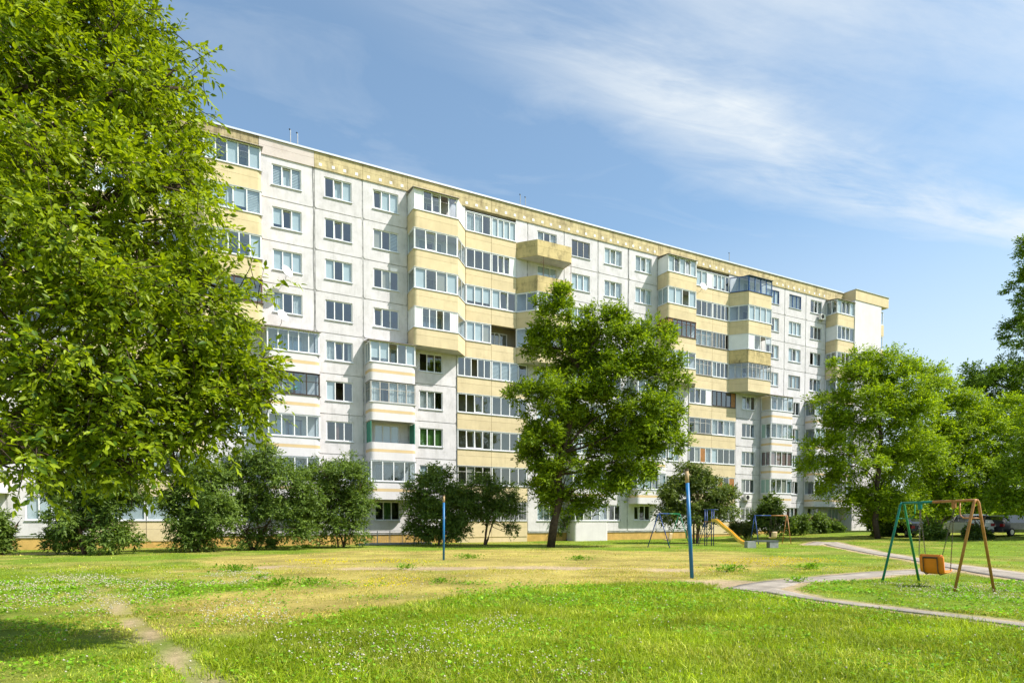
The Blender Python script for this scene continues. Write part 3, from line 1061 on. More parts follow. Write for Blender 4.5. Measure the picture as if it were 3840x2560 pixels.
# sealant strips behind the panel joints
mb = MB()
for x in JX + [US[k] + d for k in (1, 2, 3) for d in (3.90, 10.17)]:
    mb.box(x - 0.1, x + 0.1, 0.028, 0.075, F(1), F(10))
for n_ in range(1, 11):
    for ui, U in enumerate(US):
        for a, b_ in ((0.0, 3.88), (10.18, 23.86)):
            xa, xb = max(U + a, X0), min(U + b_, X1)
            if xb - xa > 0.2:
                mb.box(xa + 0.1, xb - 0.1, 0.032, 0.079, F(n_) - 0.09, F(n_) + 0.09)
obj('joint_sealant', mb.mesh('joint_sealant', M['joint']), bld)
# plinth, floors, partitions, rear, roof
for ui, U in enumerate(US):
    for a, b_ in ((0.0, 3.90), (10.17, 13.7), (13.7, 17.18), (17.18, 20.52), (20.52, 23.86)):
        xa, xb = max(U + a, X0), min(U + b_, X1)
        if xb - xa > 0.3:
            obj('plinth_block', MB().box(xa + 0.005, xb - 0.005, 0.10, 0.4, -0.6, F(1) + 0.02).mesh('plinth_block', M['ochre']), bld)
    if 0 < ui < 4:
        for a, b_ in ((3.92, 6.87), (6.87, 10.15)):
            obj('plinth_block', MB().box(U + a + 0.004, U + b_ - 0.004, -0.02, 0.3, -0.6, 0.415).mesh('plinth_block', M['yellow'] if ui == 2 else M['ochre']), bld)
for n_ in range(1, 11):
    obj('floor_slab', MB().box(X0, X1, 0.17, 4.0, F(n_) - 0.11, F(n_) + 0.11).mesh('floor_slab', M['interior']), bld)
for x in sorted(set([round(v, 2) for v in JX] + [round(US[k] + d, 2) for k in (1, 2, 3) for d in (3.90, 6.87, 10.17)])):
    obj('partition_wall', MB().box(x - 0.07, x + 0.07, 0.165, 3.99, F(1) + 0.2, F(10) - 0.2).mesh('partition_wall', M['interior']), bld)
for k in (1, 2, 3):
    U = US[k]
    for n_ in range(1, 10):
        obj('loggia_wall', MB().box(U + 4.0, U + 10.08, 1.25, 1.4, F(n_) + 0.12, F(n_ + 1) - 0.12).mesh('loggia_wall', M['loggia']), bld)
# window and door seen at the back of the one open loggia
U = US[2]
o = glazing(bld, (U + 7.3, 1.2), (U + 8.2, 1.2), Z(6), 1.3, 'gg', 'pvc', first='window')
o = glazing(bld, (U + 8.2, 1.2), (U + 8.9, 1.2), Z(6) - 0.8, 2.1, 'g', 'pvc', first='balcony_door')
obj('rear_block', MB().box(X0, X1, 4.01, 12.5, -0.6, 26.6).mesh('rear_block', M['wall']), bld)
obj('roof', MB().box(X0, X1, 0.2, 12.4, 26.55, 26.68).mesh('roof', M['roof']), bld)
# parapet panels with the row of white tiles
PJ = [0.0, 6.87, 13.65, 17.2, 20.55]
tile = MB().box(-0.1, 0.1, -0.012, 0, -0.1, 0.1).mesh('tile', M['tile_white'])
for ui, U in enumerate(US[:-1]):
    for k, a in enumerate(PJ):
        b_ = PJ[k + 1] if k + 1 < len(PJ) else UN
        if ui == 0 and a < 13.6:
            continue
        mt = 'yellow_parapet'
        if ui == 1 and k == 1:
            mt = 'parapet_dark'
        if ui == 1 and k == 2:
            mt = 'pink'
        for z0_, z1_ in ((25.93, 26.50), (26.512, 27.05)):
            obj('parapet_panel', MB().box(U + a + 0.012, U + b_ - 0.012, -0.07, 0.2, z0_, z1_).mesh('parapet_panel', M[mt]), bld)
        if mt == 'yellow_parapet':
            nt = max(1, int(round((b_ - a) / 0.81)))
            for i in range(nt):
                x = U + a + (i + 0.5) * (b_ - a) / nt
                if (0.2 < x - U < 3.4 or 10.6 < x - U < 13.5) and ui == 3:
                    continue
                obj('tile', tile, bld, (x + rg.uniform(-0.03, 0.03), -0.07, 26.20 + rg.uniform(-0.015, 0.015)))
U = US[4]
for z0_, z1_ in ((25.93, 26.50), (26.512, 27.05)):
    obj('parapet_panel', MB().box(U, 65.83, -0.07, 0.2, z0_, z1_).mesh('parapet_panel', M['yellow_parapet']), bld)
x = X0
while x < 65.7:
    xe = min(x + 4.0, 65.84)
    obj('roof_flashing', MB().box(x, xe - 0.006, -0.16, 0.3, 27.052, 27.10).box(x, xe - 0.006, -0.16, -0.14, 26.98, 27.051).mesh('roof_flashing', M['flash']), bld)
    x = xe
# projecting end bay and the balconies on the end wall
obj('end_wall', MB().box(65.86, 70.6, -1.4, 12.5, 0.35, 25.92).mesh('end_wall', M['balc_white']), bld)
obj('plinth_block', MB().box(65.9, 70.55, -1.36, 12.4, -0.6, 0.36).mesh('plinth_block', M['wall']), bld)
obj('end_parapet', MB().box(65.85, 71.85, -1.46, 12.5, 25.93, 27.05).mesh('end_parapet', M['yellow']), bld)
obj('roof_flashing', MB().box(65.80, 71.92, -1.54, 12.6, 27.052, 27.10).mesh('roof_flashing', M['flash']), bld)
for n_ in range(2, 10):
    zt = Z(n_) - 0.05
    root = obj('balcony', MB().box(70.6, 71.62, -1.0, 3.0, zt - 1.23, zt - 1.05).mesh('slab', M['soffit']), bld)
    obj('parapet_panel', MB().strip([(70.61, -1.05), (71.68, -1.05), (71.68, 3.05)], zt - 1.25, zt, 0.05).mesh('parapet_panel', M['yellow' if n_ > 5 else 'balc_white']), root)
    glazing(root, (70.64, -0.98), (71.60, -0.98), zt + 0.03, 1.48, 'gg', 'pvc')
    glazing(root, (71.62, -0.98), (71.62, 3.0), zt + 0.03, 1.48, 'gggg', 'pvc')
# drain pipes and cables along joints
for x, z0_, z1_ in ((US[1] + 17.12, 3.2, 26.0), (US[2] + 20.46, 6.0, 26.0)):
    pts = [(x + 0.03 * math.sin(k * 1.7), -0.02, z0_ + (z1_ - z0_) * k / 14) for k in range(15)]
    obj('cable', MB().tube(pts, 0.012, 4).mesh('cable', M['black']), bld)

# ------------------------------------------------------------------ things fixed to the building
def dish(x, y, z, r, face, label):
    t = thing('satellite_dish', label, 'satellite dish', (x, 0.0, z - 0.35), 0, 'satellite dishes on the facade')
    c = Vector((0, y, 0.35))
    d = Vector(face).normalized()
    a = d.cross(Vector((0, 0, 1))).normalized()
    b_ = a.cross(d)
    mb = MB()
    rings = 5
    for i in range(rings + 1):
        rr = r * i / rings
        for k in range(20):
            th = 2 * math.pi * k / 20
            mb.v.append(tuple(c + (a * math.cos(th) + b_ * math.sin(th)) * rr + d * (rr * rr * 0.45)))
    for i in range(rings):
        for k in range(20):
            k2 = (k + 1) % 20
            mb.f.append((i * 20 + k, i * 20 + k2, (i + 1) * 20 + k2, (i + 1) * 20 + k))
    nv = len(mb.v)
    mb.v += [tuple(Vector(v) - d * 0.02) for v in mb.v]
    mb.f += [tuple(nv + i for i in reversed(f)) for f in list(mb.f)]
    obj('reflector', mb.mesh('reflector', M['dish'], True), t)
    obj('wall_arm', MB().tube([(0, -0.0, 0), (0, y * 0.45, 0.02), tuple(c - d * 0.03)], 0.022, 6).mesh('wall_arm', M['metal']), t)
    tip = c + d * 0.42 - b_ * r * 0.35
    obj('feed_arm', MB().tube([tuple(c - b_ * r * 0.95 + d * 0.06), tuple(tip)], 0.014, 5).box(tip.x - .03, tip.x + .03, tip.y - .03, tip.y + .03, tip.z - .03, tip.z + .03).mesh('feed_arm', M['black']), t)
    return t


dish(6.55, -0.85, 18.2, 0.42, (0.5, -0.8, 0.35), 'upper white satellite dish on the white wall, casting a round shadow')
dish(6.25, -0.85, 15.25, 0.42, (0.5, -0.8, 0.35), 'lower white satellite dish just above the corrugated balcony canopy')
dish(43.95, -0.8, 23.75, 0.40, (-0.1, -0.9, 0.3), 'white satellite dish on the yellow loggia band under the roof')


def ac_unit(x, z, label):
    t = thing('air_conditioner', label, 'air conditioner', (x, 0, z), 0, 'air conditioners on the facade')
    obj('case', MB().box(-0.4, 0.4, -0.42, -0.12, 0.04, 0.60).mesh('case', M['ac']), t)
    mb = MB()
    mb.tube([(-0.12, -0.425, 0.32), (-0.12, -0.435, 0.32)], 0.23, 20)
    obj('fan_grille', mb.mesh('fan_grille', M['black']), t)
    obj('bracket', MB().box(-0.3, -0.26, -0.44, 0.0, 0.0, 0.035).box(0.26, 0.3, -0.44, 0.0, 0.0, 0.035).box(-0.3, -0.26, -0.03, 0.0, -0.3, 0.0).box(0.26, 0.3, -0.03, 0, -0.3, 0).mesh('bracket', M['metal']), t)
    return t


ac_unit(61.9, 23.45, 'beige air conditioner under the top floor window near the end bay')
t = ac_unit(50.75, 3.75, 'small grey air conditioner with a looping pipe under a second floor window')
obj('pipe', MB().tube([(-0.35, -0.2, 0.1), (-0.9, -0.06, 0.15), (-1.15, -0.05, 0.7), (-1.2, -0.04, 1.9)], 0.02, 6).mesh('pipe', M['metal']), t)

# washing on a line inside the dark framed balcony
for k, (dx, w_, h_, mt, lab) in enumerate(((1.55, 0.62, 0.85, 'cloth_teal', 'teal and white towel hanging in the dark framed balcony'), (0.75, 0.5, 0.7, 'dish', 'white cloth hanging in the dark framed balcony'))):
    if mt not in M:
        M[mt] = paint(mt, (0.10, 0.42, 0.46), 0.9, 0.3, 4)
    mb = MB()
    for i in range(8):
        xa, xb = w_ * i / 8, w_ * (i + 1) / 8
        ya, yb = 0.04 * math.sin(i * 1.4), 0.04 * math.sin((i + 1) * 1.4)
        mb.quad((xa, ya, 0.03 * (i % 2)), (xb, yb, 0.03 * ((i + 1) % 2)), (xb, yb * 0.3, h_), (xa, ya * 0.3, h_))
    tag(obj('hanging_cloth', mb.mesh('hanging_cloth', M[mt]), None, (US[1] + 13.85 + dx, -0.75, Z(4) + 0.35)), lab, 'cloth')

for xs, h_, lab in (((7.15, 7.62), 1.05, 'pair of thin vent pipes on the roof above the pink parapet'), ((25.2, 25.68), 1.0, 'pair of thin vent pipes on the roof above the open yellow balconies'), ((49.1, 49.5), 1.0, 'thin antenna mast on the roof above the blue glazed balcony')):
    t = thing('roof_mast', lab, 'mast', (xs[0], 0.9, 26.68), 0, 'thin masts on the roof')
    for k, xx in enumerate(xs):
        if k == 1 and xs[0] > 40:
            continue
        o = obj('pole', MB().tube([(xx - xs[0], 0, 0), (xx - xs[0], 0, 0.55 + h_ + 0.25 - 0.1 * k)], 0.035, 8).mesh('pole', M['metal']), t)
        obj('cap', MB().tube([(xx - xs[0], 0, 0.8 + h_ - 0.1 * k), (xx - xs[0] - 0.08, 0, 0.86 + h_ - 0.1 * k)], 0.045, 6).mesh('cap', M['black']), o)

# ------------------------------------------------------------------ vegetation
M['leaf_near'] = leaf_mat('leaf_near', 0.42, 0.30)
M['leaf_mid'] = leaf_mat('leaf_mid', 0.42, 0.40)
M['leaf_dark'] = leaf_mat('leaf_dark', 0.34, 0.36, (1.4, 1.45, 0.6))
M['bark'] = paint('bark', (0.085, 0.062, 0.045), 0.95, 0.3, 6, 0.9, 30, spec=0.1)
M['bark_red'] = paint('bark_reddish', (0.16, 0.10, 0.07), 0.95, 0.3, 6, 0.9, 30, spec=0.1)


def unit(v):
    return v / np.maximum(np.linalg.norm(v, axis=-1, keepdims=True), 1e-9)


def shoots(rng, blobs, n_sh, per, s_len, L, Wd, c1, c2, droop=0.25, sub=15, shell=0.55, subr=0.34, tint=0.35, loose_p=0.12):
    """leaf bases, directions, normals, lengths and colours for foliage gathered in uneven clumps"""
    C = np.array([b[0] for b in blobs], float)
    R = np.array([b[1] for b in blobs], float)
    wgt = R.prod(1) ** 0.62
    bi = rng.choice(len(blobs), n_sh, p=wgt / wgt.sum())
    subs, sr, stone = [], [], []
    for c, r in zip(C, R):
        u = unit(rng.normal(size=(sub, 3)))
        u[:, 2] = np.where(u[:, 2] < -0.5, -u[:, 2], u[:, 2])
        subs.append(c + u * r * rng.uniform(shell, 1.10, (sub, 1)))
        sr.append(r.mean() * subr * rng.uniform(0.6, 1.35, sub))
        stone.append(rng.uniform(0, 1, sub))
    subs, sr, stone = np.array(subs), np.array(sr), np.array(stone)
    si = rng.integers(0, sub, n_sh)
    g = rng.normal(size=(n_sh, 3))
    g = unit(g) * rng.uniform(0.15, 1.0, (n_sh, 1)) ** 0.45
    g[:, 2] *= 0.6
    pos = subs[bi, si] + g * sr[bi, si][:, None]
    loose = rng.random(n_sh) < loose_p
    pos = np.where(loose[:, None], C[bi] + unit(rng.normal(size=(n_sh, 3))) * R[bi] * rng.uniform(0.25, 1.12, (n_sh, 1)) ** 0.6, pos)
    outw = unit((pos - C[bi]) / R[bi])
    dr = unit(outw * 0.55 + g * 0.35 + rng.normal(size=(n_sh, 3)) * 0.55 + np.array([0, 0, 0.18 - droop]))
    t = np.linspace(0.12, 1.0, per)[None, :, None]
    base = pos[:, None, :] + dr[:, None, :] * t * s_len * rng.uniform(0.7, 1.25, (n_sh, 1, 1))
    base[..., 2] -= (t[..., 0] ** 2) * s_len * droop * 0.6
    sidev = unit(np.cross(dr, np.array([0, 0, 1.0]) + rng.normal(size=(n_sh, 3)) * 0.35))[:, None, :]
    sign = np.where(np.arange(per) % 2 == 0, 1.0, -1.0)[None, :, None]
    ld = unit(dr[:, None, :] * 0.75 + sidev * sign * 0.8 + rng.normal(size=(n_sh, per, 3)) * 0.35 - np.array([0, 0, droop]))
    ld[:, -1] = unit(dr * 1.2 + rng.normal(size=(n_sh, 3)) * 0.2)
    nr = unit(np.array([0, 0, 0.75]) + outw[:, None, :] * 0.55 + rng.normal(size=(n_sh, per, 3)) * 0.55)
    LL = L * rng.uniform(0.5, 1.35, (n_sh, per)) * rng.uniform(0.8, 1.2, (n_sh, 1))
    k = np.clip(rng.normal(0.5, 0.28, (n_sh, per)) + tint * (stone[bi, si][:, None] - 0.5), 0, 1)[..., None]
    colr = np.array(c1) * (1 - k) + np.array(c2) * k
    f = lambda a: a.reshape(-1, a.shape[-1])
    return f(base), f(ld), f(nr), LL.ravel(), LL.ravel() * (Wd / L), f(colr), pos, dr


def leaf_quads(base, ld, nr, L, Wd, colr, folded=False):
    w = unit(np.cross(ld, nr))
    n2 = np.cross(w, ld)
    L_, W_ = L[:, None], Wd[:, None]
    mid = base + ld * L_ * 0.45
    tip = base + ld * L_ - np.array([0, 0, 1.0]) * L_ * 0.12
    if not folded:
        V = np.stack([base, mid + w * W_ * 0.5 + n2 * W_ * 0.14, tip, mid - w * W_ * 0.5 + n2 * W_ * 0.14], 1)
        q = np.arange(len(base) * 4).reshape(-1, 4)
        return V.reshape(-1, 3), q, np.repeat(colr, 4, 0)
    mid2 = base + ld * L_ * 0.32
    far = base + ld * L_ * 0.68 - np.array([0, 0, 1.0]) * L_ * 0.05
    V = np.stack([base, mid2 + w * W_ * 0.5 + n2 * W_ * 0.16, far + w * W_ * 0.36 + n2 * W_ * 0.12, tip, far - w * W_ * 0.36 + n2 * W_ * 0.12, mid2 - w * W_ * 0.5 + n2 * W_ * 0.16], 1)
    i = np.arange(len(base))[:, None] * 6
    q = np.concatenate([i + np.array([0, 1, 2, 3]), i + np.array([0, 3, 4, 5])], 0)
    return V.reshape(-1, 3), q, np.repeat(colr, 6, 0)


def limb(mb, a, b, r0, r1, rng, n=6, bow=0.12, sides=7):
    a, b = np.array(a, float), np.array(b, float)
    L = np.linalg.norm(b - a)
    off = rng.normal(size=3) * L * bow
    pts, rad = [], []
    for k in range(n + 1):
        t = k / n
        p_ = a * (1 - t) + b * t + off * math.sin(math.pi * t) * (1 - t * 0.3) + np.array([0, 0, 1]) * L * 0.10 * math.sin(math.pi * t)
        pts.append(tuple(p_ + rng.normal(size=3) * L * 0.008))
        rad.append(r0 * (1 - t) ** 0.8 + r1 * (1 - (1 - t) ** 0.8))
    mb.tube(pts, rad, sides)
    return [np.array(q) for q in pts]


def blobs_px(lst, d0):
    """crown lobes given where they show: (px, py, half-width px, half-height px, depth offset m)"""
    res = []
    for px, py, rx, ry, dd in lst:
        d = d0 + dd
        s = FX / d
        res.append((np.array(at(px, py, d)), np.array([rx / s, (rx + ry) * 0.5 / s, ry / s])))
    return res


def make_tree(name, label, base, top, blobs, n_sh, per, s_len, L, Wd, c1, c2, mat, trunk_r, seed, group=None, droop=0.25, bark='bark', limbs=True, cat='tree', sub=15, shell=0.55, subr=0.34, stems=None, twigs=0):
    rng = np.random.default_rng(seed)
    t = thing(name, label, cat, base, 0, group)
    o = np.array(base, float)
    base_l = np.zeros(3)
    mb = MB()
    if stems is None:
        spine = limb(mb, base_l - np.array([0, 0, 0.15]), np.array(top) - o, trunk_r, trunk_r * 0.35, rng, 9, 0.03, 10)
        for c, r in blobs:
            c = np.array(c) - o
            hs = [q for q in spine if q[2] < c[2] - 0.15 * np.linalg.norm(c[:2])] or spine[:3]
            q = hs[-1] if len(hs) > 2 else spine[2]
            pts = limb(mb, q, c, trunk_r * 0.30, 0.02, rng, 6, 0.08, 6)
            if limbs:
                for k in range(4):
                    e = c + unit(rng.normal(size=3)) * np.array(r) * 0.8
                    limb(mb, pts[3 + k % 3], e, trunk_r * 0.08, 0.010, rng, 4, 0.08, 5)
    else:
        for (sx, sy, ex, ey, ez) in stems:
            pts = limb(mb, (sx, sy, -0.1), (ex, ey, ez), trunk_r, trunk_r * 0.35, rng, 6, 0.05, 7)
            for k in range(5):
                c, r = blobs[rng.integers(len(blobs))]
                limb(mb, pts[3 + k % 3], np.array(c) - o + rng.normal(size=3) * np.array(r) * 0.4, trunk_r * 0.4, 0.01, rng, 4, 0.08, 5)
    bs, ld, nr, LL, WL, cc, sp, sd = shoots(rng, blobs, n_sh, per, s_len, L, Wd, c1, c2, droop, sub, shell, subr)
    if twigs:
        for k in rng.choice(len(sp), min(twigs, len(sp)), replace=False):
            p_ = sp[k] - o
            mb.tube([tuple(p_ - sd[k] * s_len * 0.9 + rng.normal(size=3) * 0.03), tuple(p_), tuple(p_ + sd[k] * s_len * 0.9)], [0.007, 0.005, 0.002], 3, False)
    obj('trunk', mb.mesh('trunk', M[bark], True), t)
    return t, o, (bs, ld, nr, LL, WL, cc)


def crown(t, o, data, mat, folded=False, stuff=False):
    V, q, c = leaf_quads(*data, folded=folded)
    ob = obj('crown', big_mesh('crown', V - o, q, mat, c), t)
    if stuff:
        ob['kind'] = 'stuff'
    return ob


# --- the near tree filling the left of the view; its trunk stands outside the frame
near_blobs = []
for px, py, d, r in ((60, 40, 11.5, 2.2), (210, 60, 11.8, 1.2), (285, 190, 11.5, 1.15), (130, 300, 10.6, 2.1), (345, 340, 11.0, 0.9), (285, 500, 10.3, 1.45), (375, 560, 10.6, 0.85), (70, 560, 9.8, 1.9), (455, 690, 10.3, 0.72), (390, 760, 9.8, 1.35), (518, 840, 10.0, 0.68), (140, 820, 9.3, 1.6), (455, 900, 9.7, 0.95), (540, 960, 9.7, 0.48), (300, 955, 9.2, 1.0), (70, 945, 8.8, 0.85), (390, 1030, 9.4, 0.55), (572, 905, 9.7, 0.42), (582, 850, 9.9, 0.36), (210, 1040, 9.0, 0.55), (40, 1040, 8.0, 0.5), (310, 1065, 9.0, 0.45), (120, 1070, 8.6, 0.45), (440, 1020, 9.4, 0.5), (425, 200, 11.2, 0.33), (425, 420, 10.7, 0.38), (-230, 250, 10.5, 2.3), (-260, 700, 9.6, 2.0)):
    near_blobs.append((np.array(at(px, py, d * 0.82)), np.array([r, r, r * 0.92]) * 0.82))
nb = at_ground(-170, 8.9)
t, o, data = make_tree('ash_tree', 'big near tree with bright green leaves filling the left of the view', nb, at(-60, 60, 9.1), near_blobs, 12500, 9, 0.29, 0.090, 0.041, (0.060, 0.108, 0.004), (0.345, 0.430, 0.014), M['leaf_near'], 0.22, 3, droop=0.22, sub=20, shell=0.5, subr=0.36, twigs=2600)
# the 300 leaves that show largest are leaves of their own, the rest is one mass
bs = data[0]
rel = bs - np.array(CAM)
dep = rel @ np.array(_f)
sx = 1176 + FX * (rel @ np.array(_r)) / dep
sy = CY - FX * (rel @ np.array(_u)) / dep
vis = (sx > 4) & (sx < 2340) & (sy > 4) & (sy < 1560)
size = np.where(vis, data[3] / dep, 0)
pick = np.argsort(-size)[:300]
keep = np.ones(len(bs), bool)
keep[pick] = False
crown(t, o, tuple(a[keep] for a in data), M['leaf_near'], folded=True, stuff=True)
leaf_var = []
for c_ in ((0.07, 0.14, 0.014), (0.10, 0.175, 0.016), (0.14, 0.215, 0.02)):
    V, q, cc_ = leaf_quads(np.zeros((1, 3)), np.array([[1.0, 0, 0]]), np.array([[0, 0, 1.0]]), np.array([1.0]), np.array([0.44]), np.array([c_]), folded=True)
    leaf_var.append(big_mesh('leaf', V, q, M['leaf_near'], cc_))
from mathutils import Matrix
for k in pick:
    d_, n_ = Vector(data[1][k]), Vector(data[2][k])
    w_ = n_.cross(d_).normalized()
    n_ = d_.cross(w_)
    lf = obj('leaf', leaf_var[int(k) % 3], t)
    Mx = Matrix((d_, w_, n_)).transposed().to_4x4()
    Mx.translation = Vector(data[0][k] - o)
    lf.matrix_local = Mx @ Matrix.Diagonal((data[3][k], data[3][k], data[3][k], 1))

# --- the tree in front of the middle of the building
mid_blobs = blobs_px([(1272, 745, 52, 70, 0), (1300, 830, 72, 60, 0.6), (1388, 765, 70, 65, 0.5), (1480, 800, 62, 66, -0.2), (1530, 870, 42, 50, 0.3), (1420, 880, 85, 60, -1.0), (1205, 905, 42, 24, -0.3), (1270, 930, 62, 55, -0.8), (1490, 960, 66, 55, -0.8), (1535, 1020, 42, 38, 0.2), (1250, 1020, 62, 55, -0.6), (1215, 1060, 35, 30, 0.2), (1330, 1010, 60, 60, 1.2), (1420, 1040, 80, 60, 0.8), (1300, 1095, 66, 52, -0.4), (1385, 1115, 70, 48, 0.3), (1460, 1095, 55, 40, 0.0), (1290, 1160, 48, 30, 0.2), (1350, 1165, 36, 22, 0.4), (1345, 935, 75, 60, -0.2), (1450, 1010, 70, 60, 0.2), (1350, 850, 70, 55, 0.8), (1235, 800, 28, 34, 0.3), (1250, 1130, 40, 34, 0.3), (1545, 960, 30, 40, 0.2)], 40.1)
tb = G(1265, 1256)
t, o, data = make_tree('ash_tree', 'tall leafy tree with a dark leaning trunk in front of the facade', tb, at(1335, 850, 40.1), mid_blobs, 22000, 7, 0.44, 0.20, 0.09, (0.060, 0.120, 0.005), (0.300, 0.410, 0.014), M['leaf_mid'], 0.28, 5, droop=0.05, sub=19, shell=0.45, subr=0.29)
crown(t, o, data, M['leaf_mid'])

# --- trees on the right
tr = at_ground(2012, 51)
rb = blobs_px([(1960, 860, 50, 48, 0), (2040, 850, 50, 42, 0.5), (2100, 880, 55, 45, 1.0), (1915, 940, 48, 45, 0), (2000, 950, 75, 55, -1), (2090, 970, 70, 55, 0), (1885, 1040, 45, 38, -0.5), (1960, 1060, 70, 48, -1), (2060, 1070, 75, 50, 0.5), (1930, 1120, 50, 36, 0), (2010, 1150, 60, 36, 0.5), (1860, 1075, 28, 22, 0), (1990, 880, 60, 50, 0.5), (2060, 920, 70, 55, 0), (2110, 1040, 60, 50, 0), (1950, 1000, 60, 50, 0), (2050, 1140, 60, 45, 0), (1970, 1160, 45, 36, 0.3), (2030, 1185, 45, 24, 0.5)], 51)
t, o, data = make_tree('ash_tree', 'bright green spreading tree in front of the end bay of the block', tr, at(2020, 920, 51), rb, 14500, 7, 0.52, 0.21, 0.095, (0.085, 0.160, 0.005), (0.355, 0.480, 0.014), M['leaf_mid'], 0.23, 8, droop=0.05, sub=19, shell=0.45, subr=0.30)
crown(t, o, data, M['leaf_mid'])
tr = at_ground(2160, 64)
rb = blobs_px([(2150, 900, 40, 38, 0), (2200, 950, 55, 45, 0), (2260, 1010, 60, 48, 0), (2330, 1040, 60, 55, 0), (2290, 960, 55, 45, 1), (2360, 970, 50, 45, 1), (2190, 1010, 60, 45, 0), (2280, 1080, 60, 45, 0.5), (2150, 1040, 65, 50, 0), (2230, 1085, 75, 45, -1), (2320, 1120, 70, 45, -1), (2140, 1120, 55, 40, 0), (2240, 1150, 60, 32, -1), (2420, 1080, 70, 60, 0), (2120, 940, 45, 40, 0), (2190, 1140, 60, 50, 0), (2290, 1160, 60, 45, 0), (2350, 1170, 50, 40, 0), (2130, 1170, 50, 36, 0), (2130, 1000, 50, 45, -1), (2110, 1090, 55, 45, -1), (2080, 1180, 50, 28, -2), (2170, 1195, 55, 24, -2), (2250, 1195, 50, 22, -2)], 64)
t, o, data = make_tree('maple_tree', 'broad light green tree overhanging the parked cars on the right', tr, at(2210, 1010, 64), rb, 16500, 7, 0.62, 0.25, 0.12, (0.085, 0.160, 0.005), (0.355, 0.480, 0.014), M['leaf_mid'], 0.26, 9, droop=0.05, sub=19, shell=0.45, subr=0.30)
crown(t, o, data, M['leaf_mid'])
tr = at_ground(2420, 92)
rb = blobs_px([(2360, 590, 24, 40, 0), (2395, 650, 55, 50, 0), (2360, 690, 30, 22, 0), (2345, 760, 50, 34, 0), (2400, 760, 70, 60, 0), (2280, 880, 66, 44, 0), (2360, 880, 70, 60, 0), (2225, 905, 40, 30, 2), (2300, 960, 60, 40, 0), (2250, 960, 50, 34, 1), (2440, 900, 80, 80, 0)], 92)
t, o, data = make_tree('oak_tree', 'tall dark tree rising at the right edge above the other crowns', tr, at(2400, 700, 92), rb, 9500, 7, 0.8, 0.36, 0.18, (0.055, 0.115, 0.010), (0.235, 0.335, 0.025), M['leaf_mid'], 0.5, 10, droop=0.05, sub=17, shell=0.45, subr=0.30)
crown(t, o, data, M['leaf_dark'])
tr = at_ground(2290, 74)
rb = blobs_px([(2080, 1165, 60, 40, 0), (2150, 1150, 60, 45, 0), (2230, 1165, 60, 45, 0), (2310, 1160, 60, 45, 0), (2390, 1160, 60, 50, 0), (2190, 1200, 60, 25, 0), (2290, 1200, 60, 25, 0)], 74)
t, o, data = make_tree('dark_thicket', 'dark leafy thicket behind the parked cars', tr, at(2280, 1150, 74), rb, 5500, 7, 0.6, 0.32, 0.16, (0.035, 0.075, 0.010), (0.13, 0.19, 0.025), M['leaf_dark'], 0.1, 12, cat='bush', stems=[(-6, 0, -6.5, 0, 3), (-3, 0, -2.6, 0, 3), (0, 0, 0.4, 0, 3), (3, 0, 2.6, 0, 3)], sub=14)
crown(t, o, data, M['leaf_dark'])

tr = at_ground(2450, 45)
rb = blobs_px([(2335, 1105, 50, 36, 0), (2380, 1050, 60, 50, 0), (2300, 1150, 40, 24, 0.5), (2350, 1165, 44, 26, -0.5), (2450, 1000, 80, 70, 0), (2430, 1120, 70, 50, 0), (2520, 1060, 80, 70, 0), (2470, 880, 70, 70, 0), (2540, 940, 70, 70, 1)], 45)
t, o, data = make_tree('maple_tree', 'leafy tree reaching in from the right edge over the last cars', tr, at(2455, 950, 45), rb, 6500, 7, 0.5, 0.21, 0.10, (0.06, 0.125, 0.006), (0.30, 0.42, 0.016), M['leaf_mid'], 0.24, 14, droop=0.1, sub=19, shell=0.45, subr=0.30)
crown(t, o, data, M['leaf_mid'])

# --- shrubs and small trees along the foot of the building
DARK1, DARK2 = (0.042, 0.085, 0.012), (0.205, 0.290, 0.05)


def shrub(name, label, px, py, lobes, n_sh, seed, c1=DARK1, c2=DARK2, stems=4, r=0.06, L=0.13, Wd=0.06, bark='bark_red', cat='shrub', depth=None, spread=0.35, up=1.6, group='shrubs along the foot of the building'):
    b_ = G(px, py) if depth is None else at_ground(px, depth)
    d = (b_ - CAM).dot(Vector((math.sin(YAW), math.cos(YAW), 0)))
    bl = blobs_px(lobes, d)
    rg_ = np.random.default_rng(seed)
    st = [(rg_.uniform(-spread, spread) * 0.5, rg_.uniform(-spread, spread) * 0.5, rg_.uniform(-spread, spread) * 3, rg_.uniform(-spread, spread) * 2, up * rg_.uniform(0.8, 1.3)) for _ in range(stems)]
    t, o, data = make_tree(name, label, b_, None, bl, int(n_sh * 1.75), 6, 0.34, L * 1.25, Wd * 1.3, c1, c2, M['leaf_dark'], r, seed, group, 0.2, bark, True, cat, 26, 0.25, 0.34, st)
    crown(t, o, data, M['leaf_dark'])
    return t


